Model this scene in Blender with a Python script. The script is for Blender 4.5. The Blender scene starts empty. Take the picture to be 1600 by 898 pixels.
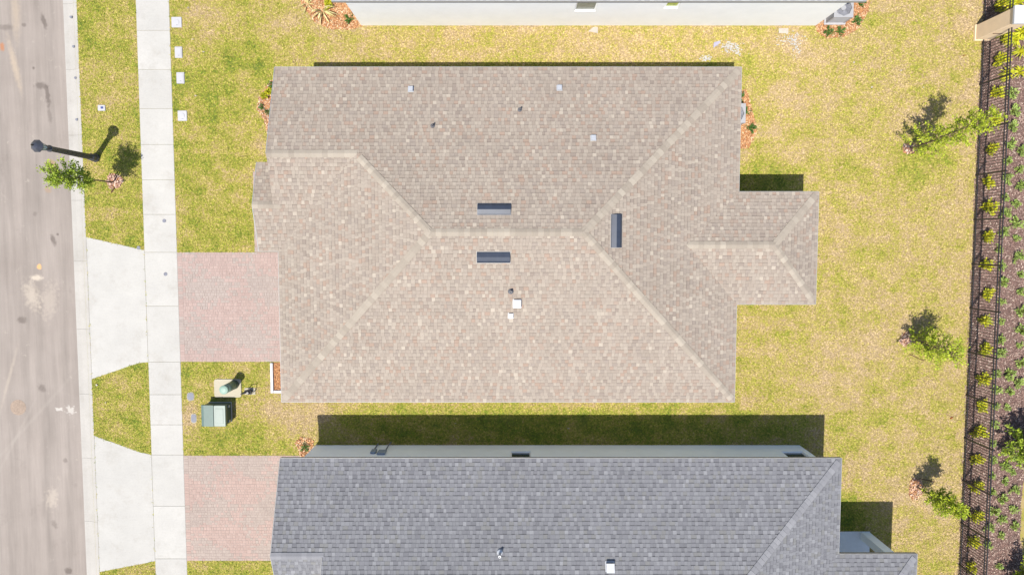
import bpy, math, random
import numpy as np
from mathutils import Vector, Matrix

R = math.radians
SC = bpy.context.scene
COL = SC.collection

# ------------------------------------------------------------------ camera
PX_F, TILT, CAM_H = 1067.0, R(3.72), 31.0
cam_d = bpy.data.cameras.new('camera')
cam_d.sensor_width = 36.0
cam_d.lens = 36.0 * PX_F / 1600.0
cam_d.clip_end = 2000.0
cam_d.clip_start = 0.5
cam = bpy.data.objects.new('camera', cam_d)
COL.objects.link(cam)
cam.location = (0, 0, CAM_H)
cam.rotation_euler = (-TILT, 0, 0)
SC.camera = cam

# ------------------------------------------------------------------ sky, sun, exposure
SUN = Vector((-0.22, -0.315, 1.0)).normalized()          # towards the sun
world = bpy.data.worlds.new('World')
SC.world = world
world.use_nodes = True
wn = world.node_tree.nodes
wl = world.node_tree.links
wn.clear()
sky = wn.new('ShaderNodeTexSky')
sky.sky_type = 'NISHITA'
sky.sun_disc = False
sky.sun_elevation = math.asin(SUN.z)
sky.sun_rotation = math.atan2(SUN.x, SUN.y)
sky.air_density = 1.0
sky.dust_density = 1.0
bg = wn.new('ShaderNodeBackground')
bg.inputs['Strength'].default_value = 0.11
wo = wn.new('ShaderNodeOutputWorld')
wl.new(sky.outputs[0], bg.inputs[0])
wl.new(bg.outputs[0], wo.inputs[0])
sun_d = bpy.data.lights.new('sun', 'SUN')
sun_d.energy = 4.4
sun_d.angle = R(0.5)
sun_d.color = (1.0, 0.95, 0.865)
sun = bpy.data.objects.new('sun', sun_d)
COL.objects.link(sun)
sun.location = (-10, -15, 45)
sun.rotation_euler = SUN.to_track_quat('Z', 'Y').to_euler()
SC.view_settings.view_transform = 'Standard'
SC.view_settings.look = 'None'
SC.view_settings.gamma = 1.0
SC.view_settings.use_curve_mapping = False
SC.view_settings.exposure = 0.80

# ------------------------------------------------------------------ helpers
def W(x, y, h=0.0):
    """photo pixel + height above ground -> world point"""
    u = (x - 800.0) / PX_F
    v = -(y - 449.0) / PX_F
    c, s = math.cos(-TILT), math.sin(-TILT)
    d = (u, v * c + s, v * s - c)
    k = (h - CAM_H) / d[2]
    return Vector((d[0] * k, d[1] * k, h))

WLOC = {}

def attach(o, parent):
    if parent is None:
        return
    o.parent = parent
    o.matrix_parent_inverse = Matrix.Translation(-WLOC.get(parent.name, Vector((0, 0, 0))))

def tag(o, label=None, cat=None, group=None, kind=None):
    if label: o['label'] = label
    if cat: o['category'] = cat
    if group: o['group'] = group
    if kind: o['kind'] = kind
    return o

def thing(name, loc, label, cat, group=None):
    o = bpy.data.objects.new(name, None)
    COL.objects.link(o)
    o.location = loc
    o.empty_display_size = 0.2
    WLOC[o.name] = Vector(loc)
    return tag(o, label, cat, group)

class MB:
    """collects verts / faces / a colour per face"""
    def __init__(s):
        s.v, s.f, s.c, s.smooth = [], [], [], False
    def add(s, vs, fs, col=(1, 1, 1)):
        n = len(s.v)
        s.v.extend([tuple(p) for p in vs])
        for f in fs:
            s.f.append(tuple(i + n for i in f))
            s.c.append(col)
    def box(s, x0, x1, y0, y1, z0, z1, col=(1, 1, 1)):
        vs = [(x0, y0, z0), (x1, y0, z0), (x1, y1, z0), (x0, y1, z0), (x0, y0, z1), (x1, y0, z1), (x1, y1, z1), (x0, y1, z1)]
        s.add(vs, [(3, 2, 1, 0), (4, 5, 6, 7), (0, 1, 5, 4), (1, 2, 6, 5), (2, 3, 7, 6), (3, 0, 4, 7)], col)
    def bbox(s, x0, x1, y0, y1, z0, z1, b=0.02, col=(1, 1, 1)):
        """box whose top edges and upright corners are chamfered"""
        def ring(i, z):
            return [(x0 + b + i, y0 + i, z), (x1 - b - i, y0 + i, z), (x1 - i, y0 + b + i, z), (x1 - i, y1 - b - i, z),
                    (x1 - b - i, y1 - i, z), (x0 + b + i, y1 - i, z), (x0 + i, y1 - b - i, z), (x0 + i, y0 + b + i, z)]
        s.loft([ring(0, z0), ring(0, z1 - b), ring(b * 0.7, z1)], col=col)
    def loft(s, rings, caps=True, col=(1, 1, 1)):
        n = len(rings[0])
        vs = [p for r in rings for p in r]
        fs = []
        for k in range(len(rings) - 1):
            for i in range(n):
                j = (i + 1) % n
                fs.append((k * n + i, k * n + j, (k + 1) * n + j, (k + 1) * n + i))
        if caps:
            fs.append(tuple(range(n - 1, -1, -1)))
            fs.append(tuple((len(rings) - 1) * n + i for i in range(n)))
        s.add(vs, fs, col)
    def lathe(s, prof, n=16, cx=0, cy=0, col=(1, 1, 1), ph=0.0):
        s.loft([[(cx + r * math.cos(2 * math.pi * (i + ph) / n), cy + r * math.sin(2 * math.pi * (i + ph) / n), z) for i in range(n)] for r, z in prof], col=col)
    def tube(s, pts, rad, n=6, col=(1, 1, 1)):
        pts = [Vector(p) for p in pts]
        if not hasattr(rad, '__len__'): rad = [rad] * len(pts)
        rings = []
        for i, p in enumerate(pts):
            d = (pts[min(i + 1, len(pts) - 1)] - pts[max(i - 1, 0)]).normalized()
            a = d.cross(Vector((0, 0, 1)))
            if a.length < 1e-3: a = d.cross(Vector((1, 0, 0)))
            a.normalize(); b = d.cross(a)
            rings.append([tuple(p + (a * math.cos(t) + b * math.sin(t)) * rad[i]) for t in [2 * math.pi * k / n for k in range(n)]])
        s.loft(rings, col=col)
    def mesh(s, name, mat):
        m = bpy.data.meshes.new(name)
        m.from_pydata(s.v, [], s.f)
        a = m.attributes.new('Col', 'FLOAT_COLOR', 'FACE')
        a.data.foreach_set('color', np.array([(c[0], c[1], c[2], 1.0) for c in s.c], dtype=np.float32).ravel())
        if s.smooth:
            m.polygons.foreach_set('use_smooth', [True] * len(m.polygons))
        m.materials.append(mat)
        m.update()
        return m
    def obj(s, name, mat, parent=None, label=None, cat=None, group=None, kind=None):
        o = bpy.data.objects.new(name, s.mesh(name, mat))
        COL.objects.link(o)
        attach(o, parent)
        return tag(o, label, cat, group, kind)

def link_mesh(name, me, parent=None, **kw):
    o = bpy.data.objects.new(name, me)
    COL.objects.link(o)
    attach(o, parent)
    return tag(o, **kw)

def at_base(o):
    """move the origin of a one-mesh thing to the middle of its base"""
    me = o.data
    n = len(me.vertices)
    co = np.empty(n * 3); me.vertices.foreach_get('co', co); co = co.reshape(-1, 3)
    c = np.array([(co[:, 0].min() + co[:, 0].max()) / 2, (co[:, 1].min() + co[:, 1].max()) / 2, co[:, 2].min()])
    me.vertices.foreach_set('co', (co - c).ravel()); me.update()
    o.location = c
    return o

# ------------------------------------------------------------------ materials
MATS = {}
class NT:
    def __init__(s, name):
        s.m = bpy.data.materials.new(name); s.m.use_nodes = True
        s.t = s.m.node_tree; s.n = s.t.nodes; s.l = s.t.links
        s.b = s.n['Principled BSDF']
        s.pos = s.n.new('ShaderNodeNewGeometry').outputs['Position']
        MATS[name] = s.m
    def _set(s, sock, v):
        if isinstance(v, (int, float)): sock.default_value = v
        elif isinstance(v, tuple): sock.default_value = v if len(v) != 3 or sock.type == 'VECTOR' else (*v, 1)
        else: s.l.new(v, sock)
    def mapv(s, scale, rot=0.0, vec=None):
        k = s.n.new('ShaderNodeMapping')
        k.inputs['Scale'].default_value = scale
        k.inputs['Rotation'].default_value = (0, 0, rot)
        s.l.new(vec or s.pos, k.inputs['Vector'])
        return k.outputs[0]
    def noise(s, scale, detail=4.0, rough=0.55, vec=None, w=None):
        k = s.n.new('ShaderNodeTexNoise')
        k.inputs['Scale'].default_value = scale; k.inputs['Detail'].default_value = detail; k.inputs['Roughness'].default_value = rough
        s.l.new(vec or s.pos, k.inputs['Vector'])
        return k.outputs['Fac']
    def ramp(s, fac, stops):
        k = s.n.new('ShaderNodeValToRGB')
        e = k.color_ramp.elements
        while len(e) < len(stops): e.new(0.5)
        for q, (p, c) in zip(e, stops):
            q.position = p; q.color = (*c, 1) if not isinstance(c, (int, float)) else (c, c, c, 1)
        s.l.new(fac, k.inputs[0])
        return k.outputs[0]
    def mix(s, fac, a, b, mode='MIX'):
        k = s.n.new('ShaderNodeMix'); k.data_type = 'RGBA'; k.blend_type = mode
        s._set(k.inputs['Factor'], fac); s._set(k.inputs['A'], a); s._set(k.inputs['B'], b)
        for i in k.inputs:
            if i.type == 'RGBA' and i.name == 'A': s._set(i, a)
            if i.type == 'RGBA' and i.name == 'B': s._set(i, b)
        return [o for o in k.outputs if o.type == 'RGBA'][0]
    def math(s, op, a, b=0.0, clamp=False):
        k = s.n.new('ShaderNodeMath'); k.operation = op; k.use_clamp = clamp
        s._set(k.inputs[0], a); s._set(k.inputs[1], b)
        return k.outputs[0]
    def attr(s, name='Col'):
        k = s.n.new('ShaderNodeAttribute'); k.attribute_name = name
        return k.outputs['Color']
    def rnd(s):
        return s.n.new('ShaderNodeObjectInfo').outputs['Random']
    def bump(s, h, strength=0.3, dist=0.02):
        k = s.n.new('ShaderNodeBump')
        k.inputs['Strength'].default_value = strength; k.inputs['Distance'].default_value = dist
        s.l.new(h, k.inputs['Height']); s.l.new(k.outputs[0], s.b.inputs['Normal'])
    def spot(s, x, y, rx, ry, rot=0.0, soft=0.5, nz=0.5):
        """mask 1 inside a ragged ellipse round (x, y)"""
        k = s.n.new('ShaderNodeMapping'); k.vector_type = 'TEXTURE'
        k.inputs['Location'].default_value = (x, y, 0); k.inputs['Rotation'].default_value = (0, 0, rot); k.inputs['Scale'].default_value = (rx, ry, 1000)
        s.l.new(s.pos, k.inputs['Vector'])
        g = s.n.new('ShaderNodeVectorMath'); g.operation = 'LENGTH'
        s.l.new(k.outputs[0], g.inputs[0])
        d = s.math('ADD', g.outputs['Value'], s.math('MULTIPLY', s.math('SUBTRACT', s.noise(7.0, 5), 0.5), nz * 4))
        m = s.n.new('ShaderNodeMapRange'); m.interpolation_type = 'SMOOTHSTEP'
        m.inputs['From Min'].default_value = 1.0 + soft; m.inputs['From Max'].default_value = 1.0 - soft
        s.l.new(d, m.inputs['Value'])
        return m.outputs[0]
    def done(s, col, rough=0.8, metal=0.0, spec=0.3):
        s._set(s.b.inputs['Base Color'], col)
        s._set(s.b.inputs['Roughness'], rough)
        s.b.inputs['Metallic'].default_value = metal
        s.b.inputs['Specular IOR Level'].default_value = spec
        return s.m

def plain(name, col, rough=0.5, metal=0.0, spec=0.4, var=0.12, scale=6.0, bump=0.0):
    t = NT(name)
    n = t.noise(scale, 5)
    lo = tuple(c * (1 - var) for c in col); hi = tuple(min(1, c * (1 + var)) for c in col)
    c = t.ramp(n, [(0.3, lo), (0.7, hi)])
    if bump: t.bump(t.noise(scale * 12, 3), bump, 0.01)
    return t.done(c, rough, metal, spec)

def mat_shingle():
    t = NT('shingle')
    g = t.noise(90.0, 2)
    st = t.noise(0.45, 4)
    c = t.mix(1.0, t.attr(), t.ramp(g, [(0.3, 0.82), (0.7, 1.12)]), 'MULTIPLY')
    c = t.mix(1.0, c, t.ramp(st, [(0.3, 0.95), (0.7, 1.04)]), 'MULTIPLY')
    t.bump(g, 0.35, 0.006)
    return t.done(c, 0.92, 0, 0.15)

def mat_cap(name, a, b):
    t = NT(name)
    g = t.noise(90.0, 2)
    c = t.ramp(t.rnd(), [(0.0, a), (0.6, tuple((x + y) / 2 for x, y in zip(a, b))), (1.0, b)])
    c = t.mix(1.0, c, t.ramp(g, [(0.3, 0.85), (0.7, 1.1)]), 'MULTIPLY')
    t.bump(g, 0.3, 0.006)
    return t.done(c, 0.92, 0, 0.15)

def lawn_colour(t):
    big = t.noise(0.22, 3)
    mid = t.noise(1.3, 5, 0.65)
    fine = t.noise(9.0, 4, 0.7)
    # sod rolls of slightly different health
    sod = t.n.new('ShaderNodeTexBrick')
    sod.inputs['Scale'].default_value = 1.0
    sod.inputs['Brick Width'].default_value = 1.25; sod.inputs['Row Height'].default_value = 0.62
    sod.inputs['Mortar Size'].default_value = 0.012; sod.inputs['Color1'].default_value = (0, 0, 0, 1); sod.inputs['Color2'].default_value = (1, 1, 1, 1)
    sod.inputs['Mortar'].default_value = (0.3, 0.3, 0.3, 1)
    t.l.new(t.mapv((1, 1, 1), 0.02), sod.inputs['Vector'])
    sep = t.n.new('ShaderNodeSeparateXYZ'); t.l.new(t.pos, sep.inputs[0])
    front = t.n.new('ShaderNodeMapRange')                       # the front lawns are watered, the back is drier
    front.inputs['From Min'].default_value = -8.0; front.inputs['From Max'].default_value = -12.0
    front.inputs['To Min'].default_value = 0.0; front.inputs['To Max'].default_value = 0.22
    t.l.new(sep.outputs['X'], front.inputs['Value'])
    f = t.math('ADD', 0.415, t.math('MULTIPLY', t.math('SUBTRACT', big, 0.5), 0.65))
    f = t.math('ADD', f, t.math('MULTIPLY', t.math('SUBTRACT', mid, 0.5), 1.15))
    f = t.math('ADD', f, t.math('MULTIPLY', t.math('SUBTRACT', fine, 0.5), 1.25))
    sc = t.n.new('ShaderNodeSeparateColor'); t.l.new(sod.outputs['Color'], sc.inputs[0])
    f = t.math('ADD', f, t.math('MULTIPLY', t.math('SUBTRACT', sc.outputs[0], 0.5), 0.17))
    f = t.math('ADD', f, front.outputs[0])
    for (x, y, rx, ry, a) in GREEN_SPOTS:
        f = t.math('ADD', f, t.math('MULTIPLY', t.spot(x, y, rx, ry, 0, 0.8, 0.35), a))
    return f
p1, p2 = W(1430, 255), W(330, 30)
pw = [W(1455, 230), W(1440, 545), W(1470, 560), W(830, 35), W(300, 10), W(360, 60), W(1000, 70), W(480, 60), W(400, 640), W(1235, 65)]
soilp = W(470, 650)
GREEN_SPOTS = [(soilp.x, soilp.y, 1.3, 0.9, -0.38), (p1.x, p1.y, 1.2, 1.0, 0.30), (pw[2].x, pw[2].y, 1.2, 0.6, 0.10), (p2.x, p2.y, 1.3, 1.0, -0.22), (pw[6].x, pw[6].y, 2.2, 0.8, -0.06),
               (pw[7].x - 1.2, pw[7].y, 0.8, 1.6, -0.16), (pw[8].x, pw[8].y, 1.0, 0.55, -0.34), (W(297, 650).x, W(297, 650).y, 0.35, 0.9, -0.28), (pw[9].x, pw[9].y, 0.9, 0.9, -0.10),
               (2.2, -8.4, 10.0, 1.0, 0.40), (15.0, -12.6, 1.8, 1.0, 0.38), (11.0, 2.6, 1.8, 0.8, 0.42), (2.0, 7.6, 11.0, 0.5, 0.2)]  # these four: greener grass, with the houses' shade deepened in its colour
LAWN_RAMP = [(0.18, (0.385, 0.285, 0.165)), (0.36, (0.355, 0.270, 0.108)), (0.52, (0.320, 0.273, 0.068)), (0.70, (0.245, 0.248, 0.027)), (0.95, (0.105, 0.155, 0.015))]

def mat_lawn(name, blades):
    t = NT(name)
    f = lawn_colour(t)
    if blades:
        a = t.attr('Col')
        sp = t.n.new('ShaderNodeSeparateColor'); t.l.new(a, sp.inputs[0])
        f = t.math('ADD', f, t.math('MULTIPLY', t.math('SUBTRACT', sp.outputs[0], 0.5), 0.36))
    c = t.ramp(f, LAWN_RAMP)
    if blades:
        v = t.n.new('ShaderNodeMapRange'); v.inputs['To Min'].default_value = 0.65; v.inputs['To Max'].default_value = 1.40
        t.l.new(sp.outputs[1], v.inputs['Value'])
        k = t.n.new('ShaderNodeCombineColor')
        for i in range(3): t.l.new(v.outputs[0], k.inputs[i])
        c = t.mix(1.0, c, k.outputs[0], 'MULTIPLY')
        c = t.mix(1.0, c, t.ramp(t.noise(13.0, 3, 0.6), [(0.30, 0.42), (0.43, 0.92), (0.55, 1.08), (0.70, 1.32)]), 'MULTIPLY')
        t.done(c, 0.75, 0, 0.2)
    else:
        c = t.mix(0.40, c, (0.15, 0.115, 0.06))
        t.bump(t.noise(35, 4), 0.6, 0.03)
        t.done(c, 0.95, 0, 0.1)
    return t.m

def mat_leaf(name, a, b, trans=0.2):
    t = NT(name)
    c = t.mix(1.0, t.ramp(t.noise(5.0, 2), [(0.35, a), (0.65, b)]), t.attr(), 'MULTIPLY')
    t.done(c, 0.55, 0, 0.35)
    tr = t.n.new('ShaderNodeBsdfTranslucent'); t.l.new(c, tr.inputs[0])
    mx = t.n.new('ShaderNodeMixShader'); mx.inputs[0].default_value = trans
    t.l.new(t.b.outputs[0], mx.inputs[1]); t.l.new(tr.outputs[0], mx.inputs[2])
    t.l.new(mx.outputs[0], t.n['Material Output'].inputs['Surface'])
    return t.m

def mat_attr(name, rough=0.8, var=0.12, scale=30.0, bump=0.2, spec=0.2):
    t = NT(name)
    n = t.noise(scale, 4)
    c = t.mix(1.0, t.attr(), t.ramp(n, [(0.3, 1 - var), (0.7, 1 + var)]), 'MULTIPLY')
    if bump: t.bump(n, bump, 0.006)
    return t.done(c, rough, 0, spec)

def mat_concrete(name, col):
    t = NT(name)
    n1 = t.noise(0.8, 5); n2 = t.noise(14, 5, 0.7); n3 = t.noise(120, 2)
    c = t.ramp(n1, [(0.3, tuple(x * 0.93 for x in col)), (0.7, tuple(x * 1.04 for x in col))])
    c = t.mix(1.0, c, t.ramp(n2, [(0.25, 0.92), (0.5, 1.0), (0.75, 1.03)]), 'MULTIPLY')
    br = t.noise(60, 2, 0.5, t.mapv((0.03, 1, 1)))
    c = t.mix(0.5, c, t.mix(1.0, c, t.ramp(br, [(0.3, 0.94), (0.7, 1.05)]), 'MULTIPLY'))
    c = t.mix(1.0, c, t.ramp(t.rnd(), [(0, 0.955), (1, 1.02)]), 'MULTIPLY')
    c = t.mix(t.math('MULTIPLY', t.ramp(t.noise(0.9, 7, 0.75), [(0.52, 0.0), (0.70, 1.0)]), 0.40), c, (0.235, 0.215, 0.185))
    c = t.mix(t.math('MULTIPLY', t.ramp(t.noise(26.0, 2, 0.5), [(0.68, 0.0), (0.72, 1.0)]), 0.25), c, (0.18, 0.16, 0.14))
    t.bump(n3, 0.2, 0.004)
    return t.done(c, 0.85, 0, 0.25)

def mat_asphalt():
    t = NT('asphalt')
    base = t.ramp(t.noise(0.35, 6, 0.6), [(0.3, (0.198, 0.170, 0.150)), (0.7, (0.238, 0.207, 0.184))])
    st = t.noise(2.2, 5, 0.6, t.mapv((1, 0.07, 1)))
    base = t.mix(1.0, base, t.ramp(st, [(0.25, 0.80), (0.5, 1.0), (0.75, 1.14)]), 'MULTIPLY')
    st2 = t.noise(9, 4, 0.6, t.mapv((1, 0.05, 1)))
    base = t.mix(1.0, base, t.ramp(st2, [(0.3, 0.95), (0.7, 1.04)]), 'MULTIPLY')
    gr = t.noise(70, 3, 0.7)
    base = t.mix(1.0, base, t.ramp(gr, [(0.3, 0.86), (0.7, 1.13)]), 'MULTIPLY')
    base = t.mix(t.math('MULTIPLY', t.ramp(t.noise(3.0, 6, 0.75), [(0.62, 0.0), (0.70, 1.0)]), 0.30), base, (0.36, 0.32, 0.27))
    base = t.mix(t.math('MULTIPLY', t.ramp(t.noise(1.1, 6, 0.7, t.mapv((1, 0.6, 1))), [(0.60, 0.0), (0.72, 1.0)]), 0.28), base, (0.12, 0.10, 0.09))
    def sp(px, py, rx, ry, col, a, rot=0.0, soft=0.5, nz=0.4):
        nonlocal base
        p = W(px, py)
        base = t.mix(t.math('MULTIPLY', t.spot(p.x, p.y, rx, ry, rot, soft, nz), a), base, col)
    dark, tan, org, pale = (0.07, 0.055, 0.048), (0.26, 0.17, 0.10), (0.62, 0.34, 0.10), (0.52, 0.45, 0.36)
    sp(66, 32, 0.10, 0.30, dark, 0.6, 0.25)
    sp(72, 150, 0.10, 0.42, dark, 0.6, 0.12); sp(62, 133, 0.28, 0.14, dark, 0.55); sp(75, 180, 0.09, 0.35, dark, 0.35, 0.1)
    sp(7, 42, 0.28, 0.12, dark, 0.4); sp(50, 106, 0.06, 0.06, dark, 0.6); sp(35, 38, 0.1, 0.07, dark, 0.45)
    sp(81, 375, 0.10, 0.26, dark, 0.6, 0.3); sp(88, 366, 0.05, 0.05, dark, 0.6); sp(52, 334, 0.1, 0.1, dark, 0.3)
    sp(77, 258, 0.22, 0.25, tan, 0.75, 0, 0.35, 0.25); sp(73, 296, 0.16, 0.14, tan, 0.45)
    sp(59, 417, 0.10, 0.12, (0.55, 0.30, 0.12), 0.8, 0, 0.35, 0.25); sp(55, 434, 0.26, 0.12, pale, 0.5); sp(48, 462, 0.30, 0.55, pale, 0.3, 0.3, 0.7, 0.6)
    sp(75, 470, 0.30, 0.75, pale, 0.14, -0.2, 0.6, 0.8); sp(20, 100, 0.12, 0.9, (0.40, 0.32, 0.23), 0.45, 0.2, 0.9); sp(22, 20, 0.16, 0.9, (0.36, 0.29, 0.21), 0.4, 0, 0.9)
    sp(1, 72, 0.1, 0.18, (0.3, 0.13, 0.06), 0.8); sp(32, 500, 0.2, 0.14, dark, 0.5); sp(12, 590, 0.06, 1.2, (0.36, 0.31, 0.25), 0.35, -0.30, 0.9)
    sp(63, 607, 0.14, 0.2, dark, 0.5, 0.7); sp(90, 640, 0.15, 0.08, (0.5, 0.48, 0.44), 0.45, 0, 0.3, 0.9); sp(108, 640, 0.16, 0.16, (0.5, 0.48, 0.44), 0.4, 0, 0.3, 1.2)
    sp(100, 720, 0.1, 0.1, dark, 0.4); sp(83, 820, 0.12, 0.2, dark, 0.35, 0.4); sp(105, 893, 0.16, 0.16, dark, 0.6); sp(78, 780, 0.25, 0.4, pale, 0.2, 0, 0.6, 0.9)
    sp(20, 690, 0.06, 2.2, (0.28, 0.25, 0.22), 0.25, -0.5, 0.9, 0.2); sp(45, 660, 0.07, 2.6, (0.28, 0.25, 0.22), 0.25, -0.75, 0.9, 0.2)
    t.bump(gr, 0.4, 0.006)
    return t.done(base, 0.9, 0, 0.2)

M_SH = mat_shingle()
M_CAP = mat_cap('ridge_cap_tan', (0.232, 0.199, 0.163), (0.308, 0.270, 0.222))
M_CAPG = mat_cap('ridge_cap_grey', (0.165, 0.165, 0.177), (0.215, 0.215, 0.227))
M_DECK = plain('roof_felt', (0.07, 0.065, 0.06), 0.95)
M_FASCIA = plain('fascia_paint', (0.23, 0.225, 0.22), 0.5)
M_SOFFIT = plain('soffit_paint', (0.62, 0.62, 0.62), 0.6)
M_WALL = plain('white_stucco', (0.76, 0.755, 0.74), 0.85, var=0.03, scale=1.5, bump=0.3)
M_WALLG = plain('pale_grey_stucco', (0.80, 0.85, 0.88), 0.85, var=0.03, scale=1.5, bump=0.3)
M_FRAME = plain('white_frame', (0.78, 0.78, 0.77), 0.4, var=0.03)
M_GLASS = plain('window_glass', (0.035, 0.05, 0.06), 0.06, spec=0.6, var=0.2)
M_GLASSG = plain('window_glass_reflect_grey', (0.17, 0.19, 0.165), 0.25, spec=0.3, var=0.2)  # lighter base colour stands in for sky and lawn mirrored in the pane
M_GLASSL = plain('window_glass_reflect_green', (0.30, 0.37, 0.08), 0.08, spec=0.6, var=0.3)  # yellow-green of the mirrored lawn put into the pane's base colour
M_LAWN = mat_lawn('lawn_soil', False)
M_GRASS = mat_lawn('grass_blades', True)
M_CONC = mat_concrete('concrete', (0.345, 0.334, 0.313))
M_CURB = mat_concrete('kerb_concrete', (0.325, 0.308, 0.283))
M_ASPH = mat_asphalt()
M_PAVER = mat_attr('paver', 0.85, 0.08, 25, 0.3)
M_SAND = plain('joint_sand', (0.25, 0.20, 0.178), 0.95)
M_CHIP = mat_attr('mulch_chips', 0.85, 0.2, 40, 0.3)
M_ATTR = mat_attr('painted', 0.5, 0.05, 8, 0.0, 0.4)
M_BLACK = plain('black_metal', (0.018, 0.018, 0.022), 0.38, 0.0, 0.5)
M_LAMP = plain('lamp_paint', (0.05, 0.053, 0.07), 0.35, 0.0, 0.5)
M_LGLASS = plain('lamp_glass', (0.45, 0.55, 0.62), 0.12, 0, 0.6)
M_GREEN = plain('green_enamel', (0.085, 0.125, 0.108), 0.4, 0, 0.5, 0.06)
M_GREEND = plain('green_enamel_dark', (0.05, 0.08, 0.065), 0.5, 0, 0.4, 0.06)
M_MINT = plain('pale_green_plastic', (0.185, 0.275, 0.225), 0.5, 0, 0.4, 0.05)
M_WPL = plain('white_plastic', (0.335, 0.33, 0.345), 0.45, 0, 0.4, 0.04)
M_GPL = plain('grey_plastic', (0.145, 0.15, 0.18), 0.6, 0, 0.3, 0.1)
M_GALV = plain('galvanised', (0.40, 0.41, 0.43), 0.4, 0.3, 0.5, 0.06)
M_LEAD = plain('pipe_boot', (0.10, 0.10, 0.11), 0.5)
M_VENT = plain('slate_blue_metal', (0.028, 0.036, 0.055), 0.45, 0.1, 0.4, 0.15, 3.0)
M_VENTL = plain('pale_flashing', (0.27, 0.255, 0.24), 0.4)
M_RUST = plain('cast_iron_rusty', (0.26, 0.15, 0.085), 0.8, 0, 0.3, 0.3, 25.0)
M_BARK = plain('bark', (0.16, 0.11, 0.075), 0.9, 0, 0.2, 0.3, 20)
M_WOOD = plain('stake_wood', (0.42, 0.29, 0.15), 0.8, 0, 0.2, 0.2, 12)
M_DWOOD = plain('dark_wood', (0.10, 0.05, 0.03), 0.8, 0, 0.2, 0.2, 12)
M_TANP = plain('tan_stucco', (0.72, 0.55, 0.37), 0.85, 0, 0.2, 0.05, 3.0, 0.3)
M_CAPW = plain('white_capstone', (0.40, 0.40, 0.41), 0.7, 0, 0.3, 0.04)
M_LEAF = mat_leaf('leaf_green', (0.20, 0.29, 0.026), (0.30, 0.37, 0.036))
M_LEAFB = mat_leaf('leaf_bright', (0.26, 0.34, 0.022), (0.36, 0.40, 0.028))
M_LEAFY = mat_leaf('leaf_yellow', (0.30, 0.34, 0.014), (0.48, 0.44, 0.018))
M_LEAFS = mat_leaf('leaf_sage', (0.20, 0.29, 0.06), (0.30, 0.37, 0.10))
M_LEAFD = mat_leaf('leaf_dark', (0.045, 0.12, 0.02), (0.09, 0.18, 0.03))
M_FROND = mat_leaf('dry_frond', (0.42, 0.38, 0.14), (0.52, 0.45, 0.22))

def vary(rng, c, v=0.1):
    k = 1 + rng.uniform(-v, v)
    return tuple(x * k for x in c)

# ------------------------------------------------------------------ ground, road, pavements
XR, XK, XS0, XS1, XF = -19.95, -19.28, -16.66, -15.18, 20.86
g = MB()
prof = [(-400, 0.0), (-27.72, 0.0), (-27.70, -0.14), (-19.45, -0.14), (-19.43, 0.0), (400, 0.0)]
for (xa, za), (xb, zb) in zip(prof, prof[1:]):
    g.add([(xa, -400, za), (xb, -400, zb), (xb, 400, zb), (xa, 400, za)], [(0, 1, 2, 3)])
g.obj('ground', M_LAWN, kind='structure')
g = MB()
g.add([(-27.1, -200, -0.10), (XR + 0.01, -200, -0.10), (XR + 0.01, 200, -0.10), (-27.1, 200, -0.10)], [(0, 1, 2, 3)])
g.obj('road', M_ASPH, kind='structure')

def curb_seg(x_in, x_out, y0, y1, name='kerb_segment', parent=None):
    """rolled kerb with gutter pan; x_in is the gutter lip"""
    s = 1 if x_out > x_in else -1
    w = abs(x_out - x_in)
    pr = [(0, -0.13), (0, -0.096), (w * 0.30, -0.105), (w * 0.62, -0.055), (w * 0.80, 0.006), (w, 0.012), (w, -0.13)]
    m = MB()
    m.loft([[(x_in + s * a, y0, z) for a, z in pr], [(x_in + s * a, y1, z) for a, z in pr]])
    return m.obj(name, M_CURB, parent)
kerb = tag(bpy.data.objects.new('kerb', None), kind='structure'); COL.objects.link(kerb); kerb.location = (XR, 0, -0.1); WLOC['kerb'] = Vector(kerb.location)
ks = sorted([W(110, y).y for y in (-90, 5, 108, 211, 313, 408, 514, 616, 716, 815, 905, 1000)])
ks = [ks[0] - 3 * i for i in (3, 2, 1)] + ks + [ks[-1] + 3 * i for i in (1, 2, 3)]
for a, b in zip(ks, ks[1:]):
    curb_seg(XR, XK, a + 0.004, b - 0.004, parent=kerb)
for a in range(-18, 18, 3):
    curb_seg(-27.1, -27.75, a + 0.004, a + 2.996, parent=kerb)

def slab(name, poly, z0, z1, parent, mat=M_CONC, b=0.012):
    """concrete slab from an outline, with eased edges"""
    m = MB()
    c = Vector((sum(p[0] for p in poly) / len(poly), sum(p[1] for p in poly) / len(poly)))
    def shr(d):
        out = []
        for p in poly:
            q = Vector((p[0], p[1])); v = c - q
            out.append((q.x + math.copysign(min(d, abs(v.x)), v.x), q.y + math.copysign(min(d, abs(v.y)), v.y)))
        return out
    r0 = [(x, y, z0) for x, y in shr(0.003)]; r1 = [(x, y, z1 - b) for x, y in shr(0.003)]; r2 = [(x, y, z1) for x, y in shr(b + 0.003)]
    m.loft([r0, r1, r2])
    return m.obj(name, mat, parent)

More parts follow.
